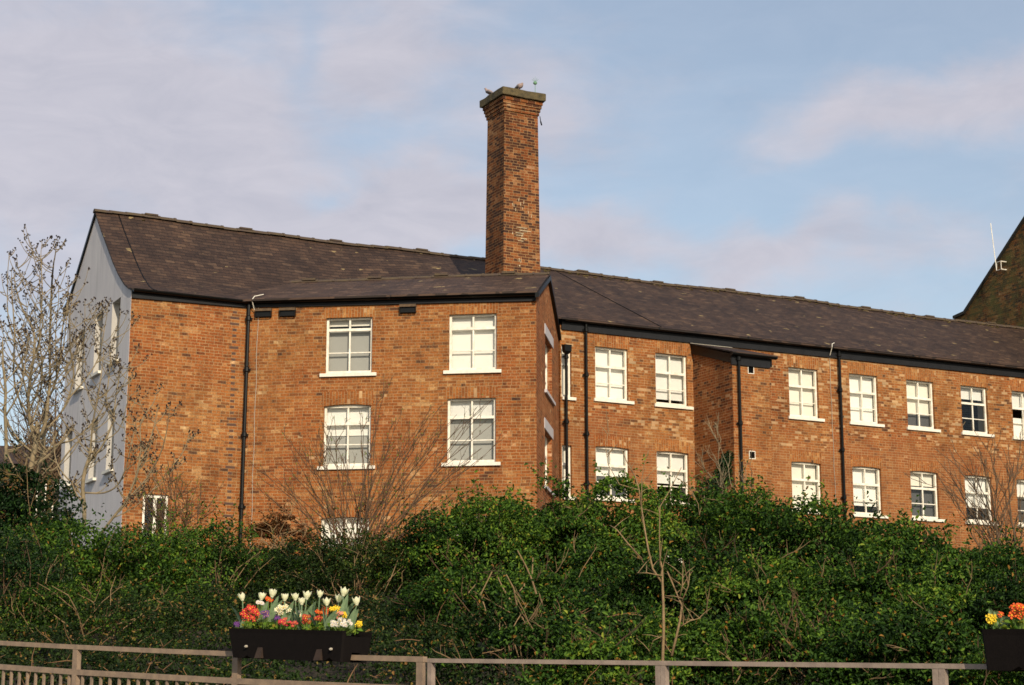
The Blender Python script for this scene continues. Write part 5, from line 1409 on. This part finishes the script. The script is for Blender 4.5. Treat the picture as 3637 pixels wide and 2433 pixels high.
def on_planter(px, py, w):
    """point at offset w from the railing line that the photo shows at (px,py)"""
    x = (px - PCX) / F_PX; z = (PCY - py) / F_PX; c, s = math.cos(PITCH), math.sin(PITCH)
    d = Vector((x, c - z * s, s + z * c)); o = RF.o + RF.w * w; n = RF.w
    t = (o.x * n.x + o.y * n.y) / (d.x * n.x + d.y * n.y); p = d * t; return Vector((p.x, p.y, p.z + CZ))
def petal_surface(m, base, axis, ang, H, Rm, width, flare, rr):
    """one cupped petal"""
    q = Vector((0, 0, 1)).rotation_difference(axis); NU, NV = 4, 6
    grid = []
    for j in range(NV + 1):
        v = j / NV; r = Rm * (math.sin(min(1, v * 1.35) * math.pi * .5) ** .62) * (1 - .10 * max(0, v - .5)) * (1 + flare * max(0, v - .6) * 1.6)
        if v < .05: r = Rm * .35
        wd = width * math.sin(math.pi * min(.97, .10 + v * .88)) ** .7 * (1 if v < .7 else (1 - (v - .7) / .3 * .85))
        row = []
        for i in range(NU + 1):
            t = ang + (i / NU - .5) * wd; p = Vector((math.cos(t) * r, math.sin(t) * r, H * v)); row.append(base + q @ p)
        grid.append(row)
    for j in range(NV):
        for i in range(NU): m.quad([grid[j][i], grid[j][i + 1], grid[j + 1][i + 1], grid[j + 1][i]])
TUL = [(859, 2120, 29, -5), (930, 2117, 30, 3), (968.5, 2106, 33, 3), (1011.5, 2120, 30, 0), (1049, 2119, 29, -1), (1072, 2134.5, 29, 0), (1090.5, 2113.5, 33, 2), (1136, 2108.5, 28, 1), (1160.5, 2136.5, 31, -1), (1204, 2124, 32, 1), (1222, 2101, 34, 4), (1266, 2134, 33, -2)]
TL = ['lowest slim white tulip at the left end of the planter', 'second white tulip from the left, above the red primroses', 'tall white tulip with one petal flung out to the left, third from the left',
      'white tulip above the cream primroses', 'fifth white tulip from the left, in the middle of the planter', 'low white tulip tucked below its two taller neighbours in the middle', 'largest white tulip in the middle of the planter',
      'small tall white tulip seventh along above the orange primroses', 'low white tulip beside the broad grey green leaf', 'white tulip half hidden behind the tallest tulip', 'tallest white tulip near the right end of the planter', 'rightmost white tulip at the end of the planter']
TL[7] = 'small tall white tulip just left of the orange primroses'
for k, (px, pyc, hpx, tilt) in enumerate(TUL):
    w = (-.05, .03, .06, -.02, .03, -.07, .05, .04, -.08, .07, .02, -.03)[k]
    c = on_planter(px, pyc, w); sc = c.y / 6640.0; H = hpx * sc
    axis = Vector((math.sin(R(tilt * 3)), 0, 1)).normalized(); b = c - axis * H / 2
    foot = b.copy(); foot.x -= tilt * .006; uu = (Vector((foot.x, foot.y)) - RF.o) @ RF.u; uu = min(max(uu, 1.93), 2.96)
    foot = RF.p(uu, w, zt1(uu) - .03)
    e = empty('tulip', foot, TL[k], 'tulip', 'white tulips in the planter')
    rr = random.Random(k); m = MB()
    for j in range(6):
        petal_surface(m, b, axis, j * 1.047 + rr.uniform(-.1, .1) + k, H * rr.uniform(.90, 1.04) * (1 if j % 2 else .94), H * (.42 if j % 2 else .395) * rr.uniform(.92, 1.08), 1.5, rr.uniform(.05, .65), rr)
    m.build('bloom', M['petal_white'], e, smooth=True)
    m = MB(); mid = foot.lerp(b, .5) + Vector((rr.uniform(-.008, .008), 0, 0)); m.tube([foot, mid, b + axis * .004], [.0045, .004, .0042], 6); m.build('stem', M['stemgreen'], e)
    # two or three broad lance-shaped leaves
    for j in range(3):
        s = rr.choice((-1, 1)) if j else (-1 if k % 2 else 1); L = (b.z - foot.z) * rr.uniform(.75, 1.05) + .03; W_ = rr.uniform(.022, .036)
        if k == 0 and j == 0: s = -1; L *= 1.05
        m = MB(); NV = 8; rows = []
        dirx = Vector((RF.u.x, RF.u.y, 0)) * s; lean = rr.uniform(.3, 1.0); back = Vector((RF.w.x, RF.w.y, 0))
        for i in range(NV + 1):
            v = i / NV; cpt = foot + Vector((0, 0, 1)) * L * (v - .25 * lean * v * v) + dirx * L * lean * .62 * v ** 1.6
            wd = W_ * (math.sin(math.pi * min(1, .12 + v * .88)) ** .8) if v < .999 else .0005
            sidev = (back * .55 * s + dirx.cross(Vector((0, 0, 1))) * .2 + Vector((RF.u.x, RF.u.y, 0)) * .8).normalized()
            rows.append((cpt - sidev * wd + back * -.3 * wd, cpt, cpt + sidev * wd + back * -.3 * wd))
        for a, c_ in zip(rows[:-1], rows[1:]): m.quad([a[0], a[1], c_[1], c_[0]]); m.quad([a[1], a[2], c_[2], c_[1]])
        m.build('leaf', M['stemgreen'], e, smooth=True)

def bloom_clump(name, label, cat, mat, cpx, cpy, rx, ry, n, size, w, eye='f_eye', group='bedding flowers in the planters', zt=zt1, umin=1.93, umax=2.96, petals=5, green=18):
    c = on_planter(cpx, cpy, w); uu = (Vector((c.x, c.y)) - RF.o) @ RF.u; uu = min(max(uu, umin), umax)
    foot = RF.p(uu, w, zt(uu) - .03); e = empty(name, foot, label, cat, group)
    rr = random.Random(int(cpx)); pet, ey, lf = MB(), MB(), MB()
    for k in range(int(n * 1.9)):
        a = rr.uniform(0, 6.28); q = math.sqrt(rr.random()); x = cpx + math.cos(a) * q * rx; y = cpy + math.sin(a) * q * ry
        p = on_planter(x, y, w + rr.uniform(-.035, .02))
        nrm = Vector((rr.uniform(-.5, .5) - .3 * (RF.w.x), -1, rr.uniform(-.1, .8))).normalized(); a1 = nrm.orthogonal().normalized(); b1 = nrm.cross(a1); s = size * 1.08 * rr.uniform(.8, 1.15)
        ph = rr.uniform(0, 6.28)
        for j in range(petals):
            t = ph + j * 6.283 / petals; d1 = a1 * math.cos(t) + b1 * math.sin(t); d2 = nrm.cross(d1); hw = 2.6 / petals * s * .62
            pet.quad([p + d1 * s * .12 - d2 * hw * .3, p + d1 * s * .75 - d2 * hw + nrm * s * .12, p + d1 * s - d2 * hw * .35 + nrm * s * .05, p + d1 * s * .92 + nrm * s * .1])
            pet.quad([p + d1 * s * .12 - d2 * hw * .3, p + d1 * s * .92 + nrm * s * .1, p + d1 * s + d2 * hw * .35 + nrm * s * .05, p + d1 * s * .75 + d2 * hw + nrm * s * .12])
        if eye: ey.blob(p + nrm * s * .05, s * .24, (1, 1, .7), 4, 6, axis=nrm)
        lf.tube([foot + Vector((rr.uniform(-.02, .02), 0, 0)), p - nrm * .004], [.002, .0016], 4, cap=False)
    for k in range(green):
        t = k * 6.283 / green + rr.uniform(-.2, .2); L = rr.uniform(.035, .075); d = Vector((math.cos(t), math.sin(t), rr.uniform(.25, .9))).normalized(); sv = d.cross(Vector((0, 0, 1))).normalized()
        b = foot + Vector((0, 0, .012)); m1 = b + d * L * .55; tp = b + d * L + Vector((0, 0, -.012))
        lf.quad([b, m1 - sv * L * .28, tp, m1 + Vector((0, 0, -.004))]); lf.quad([b, m1 + Vector((0, 0, -.004)), tp, m1 + sv * L * .28])
    pet.build('petals', M[mat], e)
    if eye: ey.build('flower_eyes', M[eye], e)
    lf.build('leaves', M['primleaf'], e)
M['primleaf'] = simple('primrose_leaf', (.10, .19, .035), .6, .35, 30, col2=(.18, .24, .05))
Z = lambda x, y: (750 + x / 3.606, 2050 + y / 3.606)
BL = [('primrose', 'large cushion of red primroses at the left end of the planter', 'f_red', 500, 470, 108, 98, 34, .016, -.05),
      ('primrose', 'cream primroses in a rounded head left of the middle', 'f_cream', 920, 420, 85, 65, 24, .014, -.01),
      ('primrose', 'small purple primroses beside the red cushion', 'f_purple', 695, 475, 50, 35, 7, .015, -.04),
      ('daisy', 'low crimson double daisies below the cream primroses', 'f_crimson', 945, 575, 65, 45, 12, .014, -.09),
      ('primrose', 'dark rust red primroses in the middle of the planter', 'f_rust', 1222, 540, 45, 55, 9, .016, -.07),
      ('primrose', 'orange primroses, upper of the two orange heads', 'f_orange', 1425, 435, 60, 42, 9, .016, -.02),
      ('primrose', 'dark orange primroses, lower of the two orange heads', 'f_rust', 1385, 520, 48, 30, 6, .015, -.05),
      ('primrose', 'yellow primroses behind the right hand tulip leaves', 'f_yellow', 1590, 420, 60, 38, 9, .016, .03),
      ('primrose', 'small yellow primroses between the daisies and the last tulip', 'f_yellow', 1705, 495, 32, 30, 5, .014, .0),
      ('primrose', 'pinkish orange primroses above the white daisies', 'f_pink', 1635, 480, 45, 35, 7, .014, -.03),
      ('daisy', 'white daisies with yellow centres spilling near the right end', 'f_white', 1665, 585, 120, 55, 17, .013, -.09),
      ('primrose', 'single bright yellow primrose at the right end of the planter', 'f_yellow', 1890, 605, 32, 22, 4, .017, -.08),
      ('daisy', 'white flowers peeping out behind the red primroses', 'f_white', 625, 330, 42, 26, 7, .013, .03),
      ('primrose', 'orange red flowers high up behind the third tulip', 'f_orange', 737, 288, 32, 28, 5, .014, .06),
      ('primrose', 'pale mixed flowers among the middle tulip leaves', 'f_cream', 1120, 462, 38, 35, 6, .012, .02),
      ('pansy', 'dark purple pansies low at the far left of the planter', 'f_purple', 330, 605, 28, 22, 4, .013, -.08),
      ('pansy', 'dark purple pansies left of the crimson daisies', 'f_purple', 850, 515, 28, 22, 4, .013, -.03),
      ('daisy', 'few scattered red daisies right of the low crimson ones', 'f_crimson', 1060, 600, 60, 40, 5, .011, -.08)]
for nm, lab, mt, x, y, rx, ry, n, s, w in BL:
    bloom_clump(nm, lab, nm, mt, *Z(x, y), rx * 1.1 / 3.606, ry / 3.606, n, s, w, eye=None if nm == 'pansy' else 'f_eye', petals=9 if nm == 'daisy' else 5, umin=1.90)
# greenery along the rim
def rim_green(zt, u0, u1, label, seed, n=260):
    rg = np.random.default_rng(seed)
    u = rg.uniform(u0, u1, n); w = rg.uniform(-.12, .10, n)
    P = np.array([tuple(RF.p(a, b, zt(a) + rg.uniform(-.02, .045))) for a, b in zip(u, w)])
    o = leaf_object('planter_foliage', P, rg.normal(size=(n, 3)) + [0, -.4, .8], .040 * rg.uniform(.5, 1.3, n), np.clip(.72 + rg.normal(size=n) * .15, 0, .97), M['leaf'])
    tag(o, label, 'foliage', kind='stuff')
rim_green(zt1, 1.93, 2.98, 'low bedding leaves crowding the rim of the tulip planter', 1, 420)
rim_green(zt2, 7.66, 8.7, 'low bedding leaves crowding the rim of the planter at the right edge', 2, 420)
Z2 = lambda x, y: (3450 + x / 2.34, 2050 + y / 2.34)
for nm, lab, mt, x, y, rx, ry, n, s, w in [('primrose', 'yellow primroses at the left end of the right hand planter', 'f_yellow', 165, 350, 36, 25, 9, .017, -.05),
        ('primrose', 'amber primroses beside the yellow ones in the right hand planter', 'f_orange', 230, 315, 25, 14, 4, .014, -.02),
        ('primrose', 'vivid orange primroses at the right edge of the photo', 'f_orange', 390, 280, 75, 55, 20, .017, -.05)]:
    bloom_clump(nm, lab, nm, mt, *Z2(x, y), rx / 2.34, ry / 2.34, n, s, w, zt=zt2, umin=7.66, umax=8.7)
def broad_leaves():
    e = empty('leafy_plant', RF.p(7.95, 0, zt2(7.95) - .03), 'broad grey green leaves standing between the yellow and orange primroses', 'plant')
    for (x0, y0, x1, y1, wd) in ((190, 430, 150, 255, .018), (250, 430, 190, 275, .02), (270, 430, 262, 320, .018), (290, 420, 330, 290, .016), (300, 415, 385, 400, .014), (437, 385, 370, 325, .024), (385, 320, 437, 250, .02)):
        a = on_planter(*Z2(x0, y0), -.03); b = on_planter(*Z2(x1, y1), -.05); sv = Vector((RF.u.x, RF.u.y, .4)).normalized()
        m = MB(); rows = []
        for i in range(7):
            v = i / 6; c = a.lerp(b, v) + Vector((0, 0, .015 * math.sin(v * 3.14))); w_ = wd * math.sin(math.pi * (.1 + .88 * v)) ** .8; rows.append((c - sv * w_, c + Vector((0, .006, 0)), c + sv * w_))
        for p, q in zip(rows[:-1], rows[1:]): m.quad([p[0], p[1], q[1], q[0]]); m.quad([p[1], p[2], q[2], q[1]])
        m.build('leaf', M['stemgreen'], e, smooth=True)
broad_leaves()
